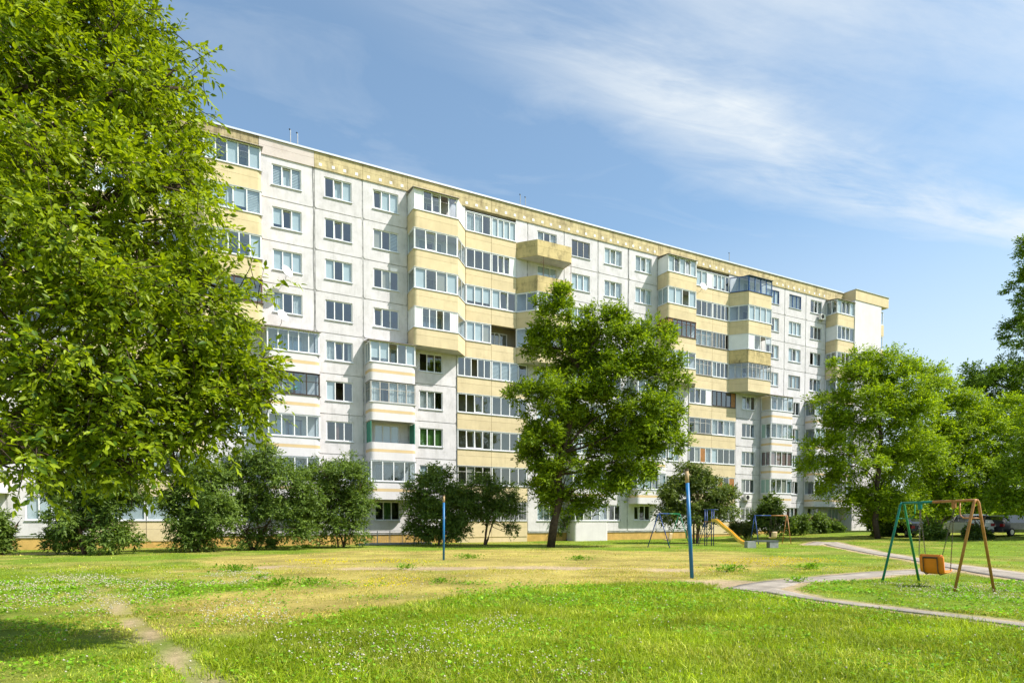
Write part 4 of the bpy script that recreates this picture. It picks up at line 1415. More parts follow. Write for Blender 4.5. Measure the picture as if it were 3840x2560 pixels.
shrub('shrub', 'large dark shrub with pinkish stems below the near tree', 205, 1272, [(150, 1120, 55, 60, 0), (215, 1090, 65, 60, 0.4), (280, 1120, 48, 60, 0), (180, 1190, 55, 45, -0.3), (250, 1170, 50, 50, 0), (150, 1240, 45, 32, 0), (260, 1235, 50, 36, -0.2)], 3600, 31, r=0.08)
shrub('shrub', 'dark bushy shrub at the left end of the row beside the yellow plinth', 445, 1266, [(420, 1140, 42, 50, 0), (470, 1110, 50, 60, 0.5), (430, 1200, 48, 50, 0), (490, 1180, 50, 60, 0), (450, 1240, 50, 28, -0.3)], 2700, 32)
shrub('shrub', 'tallest shrub of the long dark row, reaching the second floor balconies', 585, 1262, [(540, 1100, 45, 60, 0), (600, 1070, 55, 48, 0.3), (650, 1110, 50, 60, 0), (695, 1150, 42, 60, 0.3), (690, 1225, 40, 34, 0), (560, 1170, 55, 60, 0), (630, 1180, 60, 60, -0.2), (590, 1240, 60, 26, 0)], 3200, 33)
shrub('shrub', 'rounded shrub at the right end of the long row by the white balcony', 785, 1257, [(740, 1100, 42, 45, 0.2), (800, 1100, 46, 52, 0), (770, 1160, 60, 55, 0), (825, 1160, 34, 50, 0), (720, 1190, 46, 50, 0), (780, 1220, 60, 36, -0.2)], 3100, 34)
shrub('shrub', 'dense round shrub behind the far blue pole', 1010, 1252, [(1000, 1115, 52, 42, 0), (960, 1150, 34, 40, 0), (1050, 1150, 45, 45, 0), (1000, 1190, 58, 45, -0.2), (1050, 1215, 36, 30, 0), (960, 1220, 32, 30, 0), (1005, 1230, 40, 24, -0.3), (1060, 1185, 36, 40, 0)], 3700, 35)
shrub('small_tree', 'small open tree with three thin stems beside the yellow loggia band', 1115, 1251, [(1110, 1120, 40, 28, 0), (1150, 1140, 42, 34, 0), (1090, 1160, 34, 32, 0), (1130, 1180, 52, 30, 0), (1175, 1165, 26, 24, 0), (1175, 1215, 18, 14, 0.2)], 1500, 36, stems=3, r=0.075, cat='tree', up=2.6, group=None)
shrub('shrub', 'small shrub half hidden behind the big tree trunk', 1300, 1241, [(1275, 1170, 32, 30, 0), (1310, 1190, 28, 26, 0), (1290, 1210, 28, 20, 0)], 900, 37)
shrub('small_tree', 'leafy small tree behind the yellow slide', 1600, 1246, [(1590, 1090, 42, 28, 0), (1560, 1130, 52, 36, 0), (1620, 1130, 52, 42, 0), (1540, 1180, 34, 36, 0), (1600, 1185, 50, 36, -0.3), (1650, 1170, 40, 34, 0), (1670, 1140, 26, 22, 0)], 2600, 38, (0.045, 0.082, 0.016), (0.21, 0.26, 0.05), 4, 0.085, 0.15, 0.07, cat='tree', depth=47, up=2.8, group=None)
shrub('shrub', 'yellow green pointed shrub in front of the green framed window', 1770, 1228, [(1768, 1180, 26, 30, 0), (1740, 1200, 20, 24, 0), (1790, 1205, 28, 22, 0), (1775, 1150, 12, 16, 0)], 1100, 39, (0.045, 0.095, 0.014), (0.18, 0.25, 0.035), depth=57, L=0.17, Wd=0.08)
shrub('shrub', 'round low shrub to the right of the far swing', 1838, 1226, [(1838, 1205, 20, 20, 0), (1825, 1215, 14, 12, 0)], 500, 40, depth=60, L=0.17, Wd=0.08)
shrub('shrub', 'low shrub in front of the barred ground floor window', 1880, 1226, [(1878, 1200, 18, 18, 0), (1868, 1216, 18, 12, 0), (1890, 1214, 16, 12, 0)], 520, 41, depth=62, L=0.17, Wd=0.08)
shrub('shrub', 'lowest shrub nearest the end bay', 1915, 1226, [(1912, 1212, 20, 13, 0), (1925, 1216, 12, 9, 0)], 380, 42, depth=63, L=0.17, Wd=0.08)
shrub('shrub', 'flowering low shrub between the slide and the barred window', 1698, 1230, [(1695, 1214, 22, 13, 0), (1715, 1218, 16, 10, 0)], 420, 43, (0.03, 0.06, 0.012), (0.13, 0.14, 0.03), depth=53, L=0.15, Wd=0.07)
shrub('shrub', 'dark shrub cut by the left edge of the view', -8, 1274, [(-5, 1215, 22, 40, 0), (-2, 1250, 22, 22, 0)], 500, 44)
shrub('shrub', 'light green bush beside the black parked car', 2035, 1236, [(2030, 1195, 32, 36, 0), (2060, 1180, 26, 26, 0), (2030, 1222, 26, 16, 0)], 900, 45, (0.045, 0.095, 0.014), (0.17, 0.24, 0.03), depth=54, L=0.2, Wd=0.1, group='bushes between the parked cars')
shrub('shrub', 'bush between the black car and the white car', 2140, 1240, [(2135, 1220, 20, 22, 0), (2150, 1232, 14, 10, 0)], 420, 46, (0.045, 0.095, 0.014), (0.17, 0.24, 0.03), depth=47, L=0.17, Wd=0.08, group='bushes between the parked cars')
shrub('shrub', 'small bush in front of the white car behind the orange swing leg', 2250, 1240, [(2236, 1226, 18, 14, 0), (2262, 1232, 10, 8, 0)], 320, 47, (0.03, 0.065, 0.012), (0.12, 0.17, 0.025), depth=46, L=0.17, Wd=0.08, group='bushes between the parked cars')

# --- grass
m, n, out = new_mat('grass_blade')
a_ = n.n('ShaderNodeAttribute', attribute_name='Col')
p = n.n('ShaderNodeBsdfPrincipled')
p.inputs['Roughness'].default_value = 0.5
p.inputs['Specular IOR Level'].default_value = 0.22
n.l(a_.outputs['Color'], p.inputs['Base Color'])
tl = n.n('ShaderNodeBsdfTranslucent')
n.l(n.mix(1.0, a_.outputs['Color'], (1.5, 1.4, 0.6), 'MULTIPLY'), tl.inputs[0])
mx = n.n('ShaderNodeMixShader')
mx.inputs[0].default_value = 0.35
n.l(p.outputs[0], mx.inputs[1])
n.l(tl.outputs[0], mx.inputs[2])
n.l(mx.outputs[0], out.inputs[0])
M['grass'] = m
Fh = np.array([math.sin(YAW), math.cos(YAW)])
Rh = np.array([math.cos(YAW), -math.sin(YAW)])


def scatter(rng, nn, d0, d1, wide=0.9):
    d = np.sqrt(rng.uniform(d0 * d0, d1 * d1, nn))
    l = rng.uniform(-wide, wide, nn) * d
    xy = np.array([CAM.x, CAM.y]) + d[:, None] * Fh + l[:, None] * Rh
    return xy[:, 0], xy[:, 1], d


def path_mask(x, y):
    bad = np.zeros(x.shape, bool)
    for P in PATH_POLYS:
        bad |= poly_sd(P, x, y) < 0.08 + 0.30 * fbm(x * 1.0, y, 0.5)
    return bad


def grass(nn, d0, d1, h, w, seed, bend=True):
    rng = np.random.default_rng(seed)
    x, y, d = scatter(rng, nn, d0, d1)
    dirt_, dry_, lush_ = ground_fields(x, y)
    clump = fbm(x * 1.0, y * 1.0, 0.55)
    ok = ~path_mask(x, y) & (y < -0.25) & (rng.random(nn) > dirt_ * 1.25) & (rng.random(nn) < 0.52 + 0.65 * lush_ + 0.5 * clump)
    x, y, d, dry_, lush_, clump = (a[ok] for a in (x, y, d, dry_, lush_, clump))
    k = len(x)
    hh = h * (0.55 + 0.75 * lush_ + 1.3 * (clump - 0.5)) * (1 - 0.15 * dry_) * rng.uniform(0.5, 1.35, k)
    ang = rng.uniform(0, 2 * math.pi, k)
    ww = w * rng.uniform(0.7, 1.3, k)
    lean = rng.normal(0, 0.75, (k, 2))
    bx = np.stack([x, y, zg(x) - 0.01], 1)
    ax = np.stack([np.cos(ang), np.sin(ang), np.zeros(k)], 1) * ww[:, None] * 0.5
    tone_ = rng.normal(0, 0.30, k) + (fbm(x + 5, y + 5, 1.2) - 0.5) * 0.8
    g = np.array([0.255, 0.335, 0.012]) * np.exp(tone_)[:, None]
    yel = (rng.random(k) < 0.30 * dry_ + 0.07 + 0.32 * sstep((fbm(x - 7, y + 3, 0.8) - 0.48) / 0.2))[:, None]
    g = np.where(yel, np.array([0.46, 0.48, 0.085]) * np.exp(tone_)[:, None], g)
    dcol = np.array([0.50, 0.41, 0.12]) * np.exp(tone_ * 0.8)[:, None]
    isd = (rng.random(k) < dry_ * 0.60)[:, None]
    c = np.where(isd, dcol, g)
    mid = bx + np.column_stack([lean * hh[:, None] * 0.25, hh * 0.55])
    tip = bx + np.column_stack([lean * hh[:, None] * 0.95, hh * np.maximum(0.55, 1 - 0.35 * (lean ** 2).sum(1))])
    if bend:
        V = np.stack([bx - ax, bx + ax, mid + ax * 0.85, mid - ax * 0.85, tip + ax * 0.12, tip - ax * 0.12], 1).reshape(-1, 3)
        i = np.arange(k)[:, None] * 6
        q = np.concatenate([i + np.array([0, 1, 2, 3]), i + np.array([3, 2, 4, 5])], 0)
        return V, q, np.repeat(c, 6, 0)
    V = np.stack([bx - ax, bx + ax, tip + ax * 0.25, tip - ax * 0.25], 1).reshape(-1, 3)
    return V, np.arange(k * 4).reshape(-1, 4), np.repeat(c, 4, 0)



def clover_leaves(nn, d0, d1, seed):
    rng = np.random.default_rng(seed)
    x, y, d = scatter(rng, nn, d0, d1)
    dirt_, dry_, lush_ = ground_fields(x, y)
    ok = ~path_mask(x, y) & (rng.random(nn) > dirt_ * 1.3 + dry_ * 0.8) & (fbm(x + 13, y - 6, 0.9) > 0.46)
    x, y, d = x[ok], y[ok], d[ok]
    k = len(x)
    base = np.stack([x, y, zg(x) + rng.uniform(0.02, 0.075, k)], 1)
    a = rng.uniform(0, 2 * math.pi, k)
    ld = unit(np.stack([np.cos(a), np.sin(a), rng.normal(0, 0.35, k)], 1))
    nr = unit(np.array([0, 0, 1.0]) + rng.normal(size=(k, 3)) * 0.35)
    L_ = rng.uniform(0.025, 0.055, k) * (0.7 + d / 16)
    c = np.array([0.17, 0.34, 0.015]) * np.exp(rng.normal(0, 0.28, (k, 1)))
    return leaf_quads(base, ld, nr, L_, L_ * 0.8, c)


parts = [grass(150000, 4.6, 11.5, 0.085, 0.0085, 51), grass(175000, 11.0, 23.0, 0.080, 0.016, 52, False), grass(165000, 22.0, 62.0, 0.075, 0.034, 53, False), clover_leaves(45000, 4.6, 17.0, 54)]
off, VV, QQ, CC = 0, [], [], []
for V, q, c in parts:
    VV.append(V)
    QQ.append(q + off)
    CC.append(c)
    off += len(V)
go = obj('grass', big_mesh('grass', np.concatenate(VV), np.concatenate(QQ), M['grass'], np.concatenate(CC)))
go['kind'] = 'stuff'
tag(go, 'uneven lawn of green and sun-dried grass in the yard', 'grass')


# clover heads and yellow flowers: small many-sided heads on the lawn
def heads(name, polys, dens, size, colr, hgt, seed, label, extra=0):
    rng = np.random.default_rng(seed)
    X, Y = [], []
    for P in polys:
        lo, hi = P.min(0), P.max(0)
        nn = int(dens * np.prod(hi - lo))
        x, y = rng.uniform(lo[0], hi[0], nn), rng.uniform(lo[1], hi[1], nn)
        ok = (poly_sd(P, x, y) < (fbm(x, y, 1.0) - 0.45) * 1.5) & (fbm(x + 2, y + 8, 0.8) > 0.42)
        X.append(x[ok])
        Y.append(y[ok])
    if extra:
        x, y, d = scatter(rng, extra, 5, 22)
        ok = fbm(x + 2, y + 8, 0.8) > 0.5
        X.append(x[ok])
        Y.append(y[ok])
    x, y = np.concatenate(X), np.concatenate(Y)
    ok = ~path_mask(x, y) & (y < -0.5)
    x, y = x[ok], y[ok]
    k = len(x)
    dd = np.hypot(x - CAM.x, y - CAM.y)
    s = size * rng.uniform(0.6, 1.3, k) * (1 + dd / 60)
    c = np.stack([x, y, zg(x) + hgt * rng.uniform(0.6, 1.3, k)], 1)
    octa = np.array([(1, 0, 0), (0, 1, 0), (-1, 0, 0), (0, -1, 0), (0, 0, .9), (0, 0, -.7)], float)
    V = (c[:, None, :] + octa[None] * s[:, None, None]).reshape(-1, 3)
    tri = np.array([(0, 1, 4), (1, 2, 4), (2, 3, 4), (3, 0, 4), (1, 0, 5), (2, 1, 5), (3, 2, 5), (0, 3, 5)])
    q = (np.arange(k)[:, None, None] * 6 + tri[None]).reshape(-1, 3)
    cc = np.repeat(np.array(colr) * rng.uniform(0.7, 1.15, (k, 1)), 6, 0)
    ob = obj(name, big_mesh(name, V, q, M['grass'], cc))
    ob['kind'] = 'stuff'
    tag(ob, label, 'flowers')


heads('clover_flowers', CLOVER, 60, 0.0125, (0.62, 0.60, 0.50), 0.09, 61, 'white clover heads scattered through the lawn', extra=2200)
heads('yellow_flowers', YELF, 40, 0.016, (0.70, 0.64, 0.015), 0.07, 62, 'patches of small yellow flowers in the dry grass', extra=0)


# leafy weeds standing in the lawn
def weed(px, py, r, label, seed, big=False):
    b_ = G(px, py)
    rng = np.random.default_rng(seed)
    t = thing('weed_plant', label, 'weed', b_, 0, 'leafy weeds in the lawn')
    k = int(70 * (r / 0.3) ** 2) + 20
    a = rng.uniform(0, 2 * math.pi, k)
    rr = r * np.abs(rng.normal(0, 0.5, k))
    base = np.stack([rr * np.cos(a) * 1.4, rr * np.sin(a), rng.uniform(0.0, 0.10, k) * (r / 0.3)], 1)
    ld = unit(np.stack([np.cos(a), np.sin(a), rng.uniform(0.3, 1.4, k)], 1) + rng.normal(size=(k, 3)) * 0.4)
    nr = unit(np.array([0, 0, 1.0]) + rng.normal(size=(k, 3)) * 0.4)
    L_ = rng.uniform(0.05, 0.13, k)
    cc = np.array([0.15, 0.29, 0.018]) * np.exp(rng.normal(0, 0.2, (k, 1)))
    V, q, c = leaf_quads(base, ld, nr, L_, L_ * 0.5, cc)
    obj('leaves', big_mesh('leaves', V, q, M['leaf_mid'], c), t)


for k, (px, py, r, lab) in enumerate(((640, 1345, 0.5, 'leafy weed clump left of the dry patch'), (718, 1342, 0.45, 'leafy weed clump beside the first on the dry patch'), (600, 1330, 0.35, 'small leafy weed at the back of the dry patch'), (1075, 1283, 0.55, 'green weed clump right of the far blue pole'), (935, 1306, 0.4, 'low weed clump on the trodden trail left of the far pole'), (1015, 1338, 0.3, 'weed tuft beside the yellow flowers'), (1832, 1336, 0.32, 'weed growing at the point where the paths fork'), (1330, 1286, 0.5, 'low green weed clump on the lawn below the big tree'), (1680, 1312, 0.6, 'wide green weed patch right of the near blue pole'), (1860, 1307, 0.55, 'dark green weed clump beyond the fork of the path'), (540, 1312, 0.6, 'green weed patch left of the trail'), (700, 1258, 0.6, 'tall weeds at the foot of the shrub row'))):
    weed(px, py, r, lab, 100 + k)

# ------------------------------------------------------------------ playground
M['teal'] = paint('teal_paint', (0.004, 0.20, 0.155), 0.38, 0.15, 8)
M['green_p'] = paint('green_paint', (0.012, 0.21, 0.085), 0.38, 0.15, 8)
M['orange_p'] = paint('orange_brown_paint', (0.44, 0.19, 0.055), 0.42, 0.2, 8)
M['blue_p'] = paint('blue_paint', (0.012, 0.15, 0.36), 0.4, 0.16, 6, stain=(0.20, 0.16, 0.12), stain_amt=0.8, stain_rng=(0.55, 0.66))
M['blue_dark'] = paint('dark_blue_paint', (0.015, 0.06, 0.24), 0.4, 0.2, 6)
M['rust_p'] = paint('bare_rusty_top', (0.48, 0.33, 0.17), 0.7, 0.2, 7)
M['seat_orange'] = paint('orange_seat', (0.88, 0.25, 0.02), 0.4, 0.08, 5)
M['seat_beige'] = paint('beige_seat', (0.58, 0.42, 0.24), 0.5, 0.1, 5)
M['strap'] = paint('dark_strap', (0.09, 0.06, 0.03), 0.6, 0.3, 9)
M['chain'] = paint('chain_steel', (0.14, 0.115, 0.09), 0.45, 0.2, 9, metal=0.5)
M['slide_y'] = paint('slide_yellow', (0.88, 0.50, 0.02), 0.35, 0.08, 3)
M['slide_cream'] = paint('slide_edge', (0.82, 0.52, 0.08), 0.45, 0.1, 3)
M['concrete'] = paint('bench_concrete', (0.36, 0.36, 0.35), 0.9, 0.2, 4, 0.6, 40)
M['wood_grey'] = paint('weathered_board', (0.11, 0.12, 0.12), 0.85, 0.25, 5)


def chain(a, b):
    mb = MB()
    a, b = Vector(a), Vector(b)
    L_ = (b - a).length
    k = int(L_ / 0.045)
    d = (b - a).normalized()
    s = d.cross(Vector((0, 1, 0))).normalized()
    s2 = d.cross(s)
    for i in range(k):
        c = a + (b - a) * ((i + 0.5) / k)
        w_ = s if i % 2 else s2
        hl, hw = 0.030, 0.012
        mb.tube([tuple(c + d * hl), tuple(c + d * hl * .5 + w_ * hw), tuple(c - d * hl * .5 + w_ * hw), tuple(c - d * hl), tuple(c - d * hl * .5 - w_ * hw), tuple(c + d * hl * .5 - w_ * hw), tuple(c + d * hl)], 0.0055, 4, False)
    return mb.mesh('chain', M['chain'])


def seat_mesh(w, tilt=0.0):
    """bucket seat shell: back panel and pan, facing +y"""
    mb = MB()
    prof = [(-0.23, 0.50), (-0.215, 0.42), (-0.17, 0.18), (-0.14, 0.06), (-0.05, 0.0), (0.10, -0.005), (0.22, 0.02), (0.27, 0.05)]
    th = 0.035
    nx = 7
    for side in (0, 1):
        for j, (y, z) in enumerate(prof):
            for i in range(nx):
                u_ = i / (nx - 1) * 2 - 1
                ed = 0.04 * abs(u_) ** 3
                ww = w * (0.44 if j == 0 else 0.5)
                yy_, zz_ = y + ed * (1 if j < 4 else 0), z + ed * (0 if j < 4 else 1)
                if side:
                    yy_, zz_ = (yy_ + th, zz_) if j < 4 else (yy_, zz_ + th)
                mb.v.append((u_ * ww, yy_, zz_))
    n_ = len(prof) * nx
    for j in range(len(prof) - 1):
        for i in range(nx - 1):
            a0 = j * nx + i
            mb.f.append((a0, a0 + 1, a0 + nx + 1, a0 + nx))
            mb.f.append((n_ + a0 + nx, n_ + a0 + nx + 1, n_ + a0 + 1, n_ + a0))
    for j in range(len(prof) - 1):
        for i in (0, nx - 1):
            a0 = j * nx + i
            fc = (a0, a0 + nx, n_ + a0 + nx, n_ + a0)
            mb.f.append(fc if i == 0 else fc[::-1])
    for j in (0, len(prof) - 1):
        for i in range(nx - 1):
            a0 = j * nx + i
            fc = (a0, n_ + a0, n_ + a0 + 1, a0 + 1)
            mb.f.append(fc if j == 0 else fc[::-1])
    return mb


def a_frame(x, spread, H, r, lean=0.0, bend=0.10):
    """two legs joined in a rounded top, in the plane across the bar"""
    s = spread / 2
    pts = [(x, -s, -0.1), (x, -bend * 0.95, H - bend * 2.4), (x, -bend * 0.62, H - bend * 0.7), (x, -bend * 0.25, H - bend * 0.08), (x, 0, H)]
    other = [(px_, -py_, pz_) for px_, py_, pz_ in pts]
    return pts, other


# the near swing set
pa, pb = at_ground(2071, 17.0), at_ground(2241, 14.6)
ctr = (pa + pb) / 2
bd = pb - pa
bd.z = 0
SPAN = bd.length
rz = math.atan2(bd.y, bd.x)
H = 2.14
sw = thing('swing_set', 'near swing set, green on the left half and orange on the right', 'swing', ctr, rz)
x0, x1 = -SPAN / 2, SPAN / 2
for x, ma, mb_, sp in ((x0, 'green_p', 'teal', 1.12), (x1, 'orange_p', 'orange_p', 1.05)):
    a, b_ = a_frame(x, sp, H, 0.03)
    obj('leg', MB().tube(a, 0.031, 10).mesh('leg', M[mb_], True), sw)
    obj('leg', MB().tube(b_, 0.031, 10).mesh('leg', M[ma], True), sw)
    zc_ = H - 0.42
    yy_ = 0.10 + (sp / 2 - 0.10) * (0.42 - 0.24) / (H - 0.24)
    sg = 1 if x < 0 else -1
    obj('brace', MB().tube([(x, -yy_, zc_), (x, 0, zc_ + 0.004), (x, yy_, zc_)], 0.016, 8).tube([(x, 0.0, zc_), (x + sg * 0.36, 0, zc_ + 0.01), (x + sg * 0.44, 0, zc_ + 0.06), (x + sg * 0.47, 0, zc_ + 0.14), (x + sg * 0.47, 0, H)], 0.016, 8).mesh('brace', M[ma], True), sw)
obj('top_bar', MB().tube([(x0, 0, H), (-0.12, 0, H)], 0.031, 10).mesh('top_bar', M['teal'], True), sw)
obj('top_bar', MB().tube([(-0.118, 0, H), (x1, 0, H)], 0.031, 10).mesh('top_bar', M['orange_p'], True), sw)
SEATX, SEATZ, TW = -0.02, 0.32, 0.42
for sx_, mt in ((-0.55, 'teal'), (0.56, 'orange_p')):
    hg = obj('hanger', MB().tube([(sx_ - 0.05, 0, H - 0.03), (sx_ - 0.05, 0, H + 0.03)], 0.048, 12).tube([(sx_ + 0.02, 0, H - 0.03), (sx_ + 0.02, 0, H + 0.03)], 0.046, 12).box(sx_ - 0.06, sx_ + 0.05, -0.022, 0.022, H - 0.16, H - 0.02).tube([(sx_, -0.035, H - 0.15), (sx_, 0.035, H - 0.15)], 0.04, 12).mesh('hanger', M[mt]), sw)
    s_ = -1 if sx_ < 0 else 1
    for yy_, zz_ in ((-0.20, SEATZ + 0.46), (0.20, SEATZ + 0.06)):
        ex_, ey_ = s_ * 0.27, yy_
        obj('chain', chain((sx_, 0, H - 0.17), (SEATX + ex_ * math.cos(TW) - ey_ * math.sin(TW), ex_ * math.sin(TW) + ey_ * math.cos(TW), zz_)), sw)
st = obj('seat', seat_mesh(0.56).mesh('seat', M['seat_orange'], True), sw, (SEATX, 0, SEATZ), (0, 0, TW))
mbs = MB()
for sx_ in (-0.165, 0.165):
    mbs.tube([(sx_, -0.236, 0.44), (sx_, -0.19, 0.18), (sx_, -0.158, 0.05), (sx_, -0.06, -0.012), (sx_, 0.26, 0.028)], 0.016, 4)
mbs.tube([(-0.165, -0.236, 0.42), (0.165, -0.236, 0.42)], 0.022, 4)
obj('strap', mbs.mesh('strap', M['strap']), st)


def far_swing(pxa, da, pxb, db, H, spread, cols, label, seat_x, seat_mats):
    pa, pb = at_ground(pxa, da), at_ground(pxb, db)
    c = (pa + pb) / 2
    b_ = pb - pa
    b_.z = 0
    L_ = b_.length
    t = thing('swing_set', label, 'swing', c, math.atan2(b_.y, b_.x))
    for x, m1 in ((-L_ / 2, cols[0]), (L_ / 2, cols[1])):
        for s in (-1, 1):
            obj('leg', MB().tube([(x, s * spread / 2, -0.1), (x, s * 0.03, H)], 0.03, 8).mesh('leg', M[m1], True), t)
        zz = H * 0.55
        obj('brace', MB().tube([(x, -spread / 2 * 0.45, zz), (x, spread / 2 * 0.45, zz)], 0.018, 6).mesh('brace', M[m1]), t)
    obj('top_bar', MB().tube([(-L_ / 2, 0, H), (0, 0, H)], 0.034, 8).mesh('top_bar', M[cols[0]], True), t)
    obj('top_bar', MB().tube([(0.002, 0, H), (L_ / 2, 0, H)], 0.034, 8).mesh('top_bar', M[cols[1]], True), t)
    for sx_, mt in zip(seat_x, seat_mats):
        obj('seat', seat_mesh(0.46).mesh('seat', M[mt], True), t, (sx_, 0, 0.40))
        for s in (-1, 1):
            for yy_, zz_ in ((-0.2, 0.84), (0.2, 0.46)):
                obj('chain', MB().tube([(sx_ + s * 0.2, 0, H), (sx_ + s * 0.22, yy_, zz_)], 0.008, 4).mesh('chain', M['chain']), t)
    return t


far_swing(1513, 39.6, 1560, 41.8, 2.15, 1.6, ('blue_dark', 'green_p'), 'blue and green swing set in front of the small tree', (-0.1,), ('seat_beige',))
far_swing(1733, 45.5, 1807, 46.2, 2.08, 1.0, ('blue_dark', 'orange_p'), 'far swing set with one blue end and one brown end', (0.2,), ('seat_beige',))

# slide
sb = at_ground(1629, 42.6)
sl = thing('playground_slide', 'yellow playground slide with a blue ladder tower', 'slide', sb, -YAW - 0.62)
PXM = FX / 42.6
hx = 8.0 / PXM
PZ = 1.62
for px_ in (-0.23, 0.23):
    for yy_ in (-0.22, 0.22):
        obj('post', MB().tube([(px_, yy_, -0.1), (px_, yy_, 2.45)], 0.03, 8).mesh('post', M['blue_dark'], True), sl)
obj('guard_rail', MB().tube([(-0.23, -0.22, 2.45), (0.52, -0.22, 2.45)], 0.025, 7).tube([(-0.23, 0.22, 2.45), (0.52, 0.22, 2.45)], 0.025, 7).tube([(-0.23, -0.22, 2.1), (-0.23, 0.22, 2.1)], 0.02, 6).mesh('guard_rail', M['blue_dark'], True), sl)
obj('platform', MB().box(-0.27, 0.27, -0.27, 0.27, PZ, PZ + 0.05).mesh('platform', M['orange_p']), sl)
obj('ladder', MB().tube([(-0.82, -0.20, -0.05), (-0.25, -0.20, PZ)], 0.022, 7).tube([(-0.82, 0.20, -0.05), (-0.25, 0.20, PZ)], 0.022, 7).mesh('ladder', M['blue_dark'], True), sl)
for k in range(5):
    tt = (k + 0.7) / 5.4
    obj('rung', MB().box(-0.82 + 0.57 * tt - 0.07, -0.82 + 0.57 * tt + 0.05, -0.20, 0.20, PZ * tt, PZ * tt + 0.03).mesh('rung', M['strap']), sl)
obj('strut', MB().tube([(0.23, -0.22, 1.3), (-0.2, -0.22, 0.5)], 0.02, 6).tube([(0.23, 0.22, 1.3), (-0.2, 0.22, 0.5)], 0.02, 6).mesh('strut', M['blue_dark']), sl)
prof = [(a * 1.17 - 0.03, b) for a, b in [(0.22, PZ + 0.07), (0.42, PZ + 0.06), (0.62, PZ - 0.10), (0.85, PZ - 0.36), (1.10, PZ - 0.58), (1.32, PZ - 0.78), (1.52, PZ - 1.02), (1.75, PZ - 1.27), (1.98, PZ - 1.42), (2.20, PZ - 1.47), (2.42, PZ - 1.49)]]
mb = MB()
for k in range(len(prof) - 1):
    (xa, za), (xb, zb) = prof[k], prof[k + 1]
    for z_ in (0.0, -0.03):
        q = [(xa, -0.22, za + z_), (xb, -0.22, zb + z_), (xb, 0.22, zb + z_), (xa, 0.22, za + z_)]
        mb.quad(*(q if z_ == 0 else q[::-1]))
obj('chute', mb.mesh('chute', M['slide_y'], True), sl)
for s in (-1, 1):
    mb = MB()
    for k in range(len(prof) - 1):
        (xa, za), (xb, zb) = prof[k], prof[k + 1]
        ya, yb = s * 0.22, s * 0.275
        y0_, y1_ = min(ya, yb), max(ya, yb)
        b0 = len(mb.v)
        mb.v += [(xa, y0_, za - 0.06), (xa, y1_, za - 0.06), (xa, y1_, za + 0.15), (xa, y0_, za + 0.15), (xb, y0_, zb - 0.06), (xb, y1_, zb - 0.06), (xb, y1_, zb + 0.15), (xb, y0_, zb + 0.15)]
        mb.f += [(b0, b0 + 4, b0 + 7, b0 + 3), (b0 + 1, b0 + 2, b0 + 6, b0 + 5), (b0 + 3, b0 + 7, b0 + 6, b0 + 2), (b0, b0 + 1, b0 + 5, b0 + 4)]
    obj('side_wall', mb.mesh('side_wall', M['slide_cream']), sl)

# bench
bb = at_ground(1749, 39.0)
be = thing('bench', 'low bench of grey concrete blocks and a dark board', 'bench', bb, -YAW + 0.10)
obj('block', MB().box(-1.0, -0.45, -0.22, 0.22, -0.1, 0.42).mesh('block', M['concrete']), be)
obj('block', MB().box(0.45, 1.0, -0.22, 0.22, -0.1, 0.37).mesh('block', M['concrete']), be)
obj('seat', MB().box(-0.445, 1.02, -0.24, 0.24, 0.372, 0.47).mesh('seat', M['wood_grey']), be)

# the two blue posts
for px, py, topx, h, r, lab in ((1590, 1327, 1575, 3.17, 0.055, 'near leaning blue steel post with a bare rusty top'), (1019, 1286, 1020, 2.78, 0.046, 'far upright blue steel post on the dry lawn')):
    b_ = G(px, py)
    s = FX / (b_ - CAM).dot(Vector((math.sin(YAW), math.cos(YAW), 0)))
    dx = _r * ((topx - px) / s)
    t = thing('steel_post', lab, 'post', b_, 0, 'blue steel posts on the lawn')
    top = Vector((dx.x, dx.y, h))
    cut = top * (0.87 if h > 3 else 0.88)
    base = Vector((0, 0, -0.15))
    obj('shaft', MB().tube([base, cut], r, 14).mesh('shaft', M['blue_p'], True), t)
    obj('top_section', MB().tube([cut + Vector((0, 0, 0.001)), top - Vector((0, 0, 0.06))], r * 0.985, 14).mesh('top_section', M['rust_p'], True), t)
    obj('cap', MB().tube([top - Vector((0, 0, 0.06)), top], r * 1.12, 14).mesh('cap', M['strap']), t)

# low railing by the wall
fa, fb = (11.4, -1.75), (15.9, -1.75)
rl = thing('metal_railing', 'low rusty metal railing by the basement pit below the white balconies', 'railing', (fa[0], fa[1], 0), 0)
LR = fb[0] - fa[0]
for k in range(6):
    x = LR * k / 5
    obj('post', MB().box(x - 0.025, x + 0.025, -0.025, 0.025, -0.1, 1.0).mesh('post', M['pvc_old']), rl)
for z in (0.12, 0.72, 0.97):
    obj('rail', MB().box(0, LR, -0.018, 0.018, z, z + 0.03).mesh('rail', M['pvc_old']), rl)
bar = MB().box(-0.008, 0.008, -0.008, 0.008, 0.15, 0.72).mesh('bar', M['pvc_old'])
for k in range(36):
    x = LR * (k + 0.5) / 36
    obj('bar', bar, rl, (x, 0, 0))
kb = obj('pit_kerb', MB().box(10.9, 16.3, -1.95, -1.62, -0.2, 0.13).mesh('pit_kerb', M['concrete']))
tag(kb, 'low concrete kerb under the metal railing', 'kerb')

# meter box by the end bay
ub = at_ground(1992, 66)
t = thing('utility_box', 'small grey utility box on a post by the white end wall', 'utility box', ub, -YAW)
obj('post', MB().box(-0.06, 0.06, -0.05, 0.05, -0.1, 0.9).mesh('post', M['metal']), t)
obj('box', MB().box(-0.32, 0.32, -0.14, 0.14, 0.9, 1.45).mesh('box', M['metal']), t)

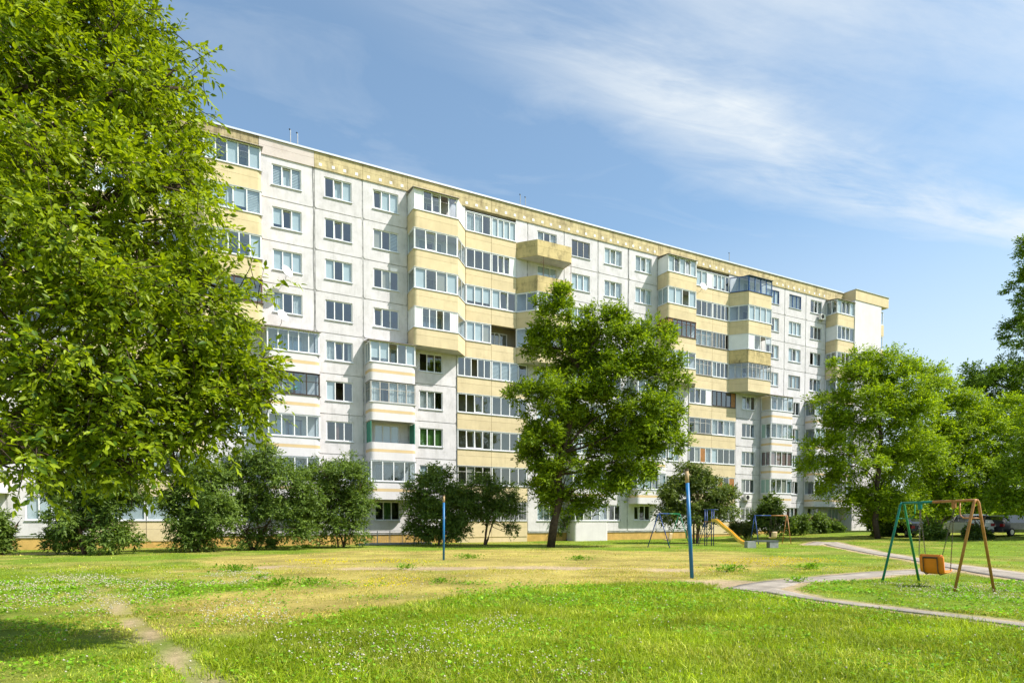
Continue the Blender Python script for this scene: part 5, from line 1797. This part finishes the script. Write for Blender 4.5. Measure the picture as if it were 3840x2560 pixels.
# ------------------------------------------------------------------ parked cars
M['car_black'] = paint('car_black', (0.012, 0.013, 0.016), 0.22, 0.05, 3, spec=0.6)
M['car_white'] = paint('car_white', (0.66, 0.65, 0.62), 0.3, 0.04, 3, spec=0.5)
M['car_grey'] = paint('car_dark_grey', (0.035, 0.036, 0.04), 0.28, 0.05, 3, spec=0.6)
M['car_glass'] = paint('car_glass', (0.012, 0.016, 0.018), 0.06, 0.02, 3, spec=0.8)
M['tyre'] = paint('tyre', (0.015, 0.015, 0.015), 0.9, 0.1, 9)
M['rim'] = paint('rim', (0.38, 0.38, 0.38), 0.35, 0.05, 9, metal=0.6)
M['lamp_red'] = paint('tail_lamp', (0.25, 0.008, 0.01), 0.2, 0.05, 9)
M['lamp_clear'] = paint('head_lamp', (0.55, 0.57, 0.6), 0.15, 0.05, 9)
M['plate'] = paint('blank_plate', (0.62, 0.62, 0.60), 0.5, 0.04, 9)
M['bumper'] = paint('bumper_grey', (0.10, 0.10, 0.10), 0.6, 0.1, 6)


def car(base, heading, body, prof, belt, hw, label, cabin, bumper=None):
    """prof: (x, top z) from tail to nose; belt: shoulder height; cabin: x range with side glass"""
    t = thing('parked_car', label, 'car', base, heading, 'cars parked under the trees')
    xs = [p_[0] for p_ in prof]
    top = [p_[1] for p_ in prof]
    n_ = len(prof)
    Lc = xs[-1] - xs[0]
    rows = []
    for x, zt in prof:
        e = abs((x - (xs[0] + xs[-1]) / 2) / (Lc / 2))
        k = 1 - 0.14 * max(0, (e - 0.6) / 0.4) ** 2
        w = hw * k
        bz = min(zt - 0.03, belt)
        cab = max(0.0, zt - belt)
        wt_ = w * (0.93 - 0.26 * min(1, cab / 0.5))
        rows.append([(x, -w * 0.93, 0.27), (x, -w, 0.52), (x, -w * 0.985, bz), (x, -wt_, zt - 0.015), (x, -wt_ * 0.55, zt + 0.02), (x, wt_ * 0.55, zt + 0.02), (x, wt_, zt - 0.015), (x, w * 0.985, bz), (x, w, 0.52), (x, w * 0.93, 0.27)])
    m_ = len(rows[0])
    bodyF, glassF = [], []
    for i in range(n_ - 1):
        for j in range(m_ - 1):
            f_ = (i * m_ + j, (i + 1) * m_ + j, (i + 1) * m_ + j + 1, i * m_ + j + 1)
            mid = (xs[i] + xs[i + 1]) / 2
            side_ = j in (2, 6) and cabin[0] < mid < cabin[1] and min(top[i], top[i + 1]) > belt + 0.12
            slope = abs(top[i + 1] - top[i]) / max(xs[i + 1] - xs[i], 1e-3)
            screen = j in (3, 4, 5) and slope > 0.35 and max(top[i], top[i + 1]) > belt + 0.2
            (glassF if side_ or screen else bodyF).append(f_[::-1])
    bodyF.append(tuple(range(m_)))
    bodyF.append(tuple((n_ - 1) * m_ + k for k in reversed(range(m_))))
    allv = [v for r_ in rows for v in r_]
    mb = MB()
    mb.v, mb.f = list(allv), bodyF
    obj('body', mb.mesh('body', M[body]), t)
    mb = MB()
    mb.v, mb.f = [(x * 1.0, y * 1.004, z + 0.002) for x, y, z in allv], glassF
    obj('window_glass', mb.mesh('window_glass', M['car_glass']), t)
    for fx in (xs[0] + Lc * 0.19, xs[-1] - Lc * 0.19):
        for s in (-1, 1):
            w_ = obj('wheel', MB().tube([(fx, s * (hw - 0.19), 0.31), (fx, s * (hw + 0.012), 0.31)], 0.315, 22).mesh('wheel', M['tyre']), t)
            obj('rim', MB().tube([(fx, s * (hw + 0.0), 0.31), (fx, s * (hw + 0.022), 0.31)], 0.20, 16).mesh('rim', M['rim']), w_)
    xr, xf = xs[0], xs[-1]
    for s in (-1, 1):
        y0_, y1_ = sorted((s * hw * 0.62, s * hw * 0.90))
        obj('tail_lamp', MB().box(xr - 0.015, xr + 0.25, y0_, y1_, belt - 0.30, belt - 0.08).mesh('tail_lamp', M['lamp_red']), t)
        obj('headlight', MB().box(xf - 0.3, xf + 0.012, y0_, y1_, 0.55, 0.70).mesh('headlight', M['lamp_clear']), t)
        obj('mirror', MB().box(cabin[1] - 0.25, cabin[1] - 0.12, *sorted((s * hw * 0.97, s * (hw + 0.17))), belt - 0.02, belt + 0.13).mesh('mirror', M[body]), t)
    obj('number_plate', MB().box(xr - 0.022, xr + 0.02, -0.26, 0.26, belt - 0.32, belt - 0.20).mesh('number_plate', M['plate']), t)
    for xa, xb in ((xr - 0.07, xr + 0.18), (xf - 0.18, xf + 0.07)):
        obj('bumper', MB().box(xa, xb, -hw * 0.86, hw * 0.86, 0.30, 0.56).mesh('bumper', M[bumper or body]), t)
    return t


SEDAN = [(-2.2, 0.92), (-2.12, 1.02), (-1.55, 1.06), (-1.2, 1.22), (-0.75, 1.41), (-0.2, 1.455), (0.35, 1.43), (0.75, 1.27), (1.15, 1.04), (1.75, 0.93), (2.1, 0.80), (2.2, 0.66)]
SUV = [(-2.25, 1.10), (-2.18, 1.30), (-2.05, 1.62), (-1.7, 1.72), (-0.6, 1.76), (0.3, 1.72), (0.75, 1.48), (1.1, 1.18), (1.8, 1.08), (2.15, 0.95), (2.25, 0.7)]
VAN = [(-2.2, 1.05), (-2.1, 1.22), (-1.9, 1.50), (-1.5, 1.60), (-0.5, 1.63), (0.35, 1.60), (0.85, 1.34), (1.2, 1.12), (1.85, 1.0), (2.1, 0.86), (2.2, 0.68)]
hd = math.pi / 2 - YAW
car(at_ground(2092, 52.5), hd - math.radians(12), 'car_black', SEDAN, 0.98, 0.87, 'black parked saloon car beyond the green swing leg', (-1.35, 1.0))
car(at_ground(2222, 50.5), hd - math.radians(12), 'car_white', SUV, 1.12, 0.93, 'white parked off-road car beyond the orange seat', (-2.1, 1.0), 'bumper')
car(at_ground(2322, 49.5), hd - math.radians(70), 'car_grey', VAN, 1.02, 0.9, 'dark grey parked car at the right edge of the view', (-2.0, 1.1))
car(at_ground(2400, 45.5), hd + math.radians(150), 'car_white', SEDAN, 0.98, 0.87, 'white car mostly cut off by the right edge', (-1.35, 1.0))
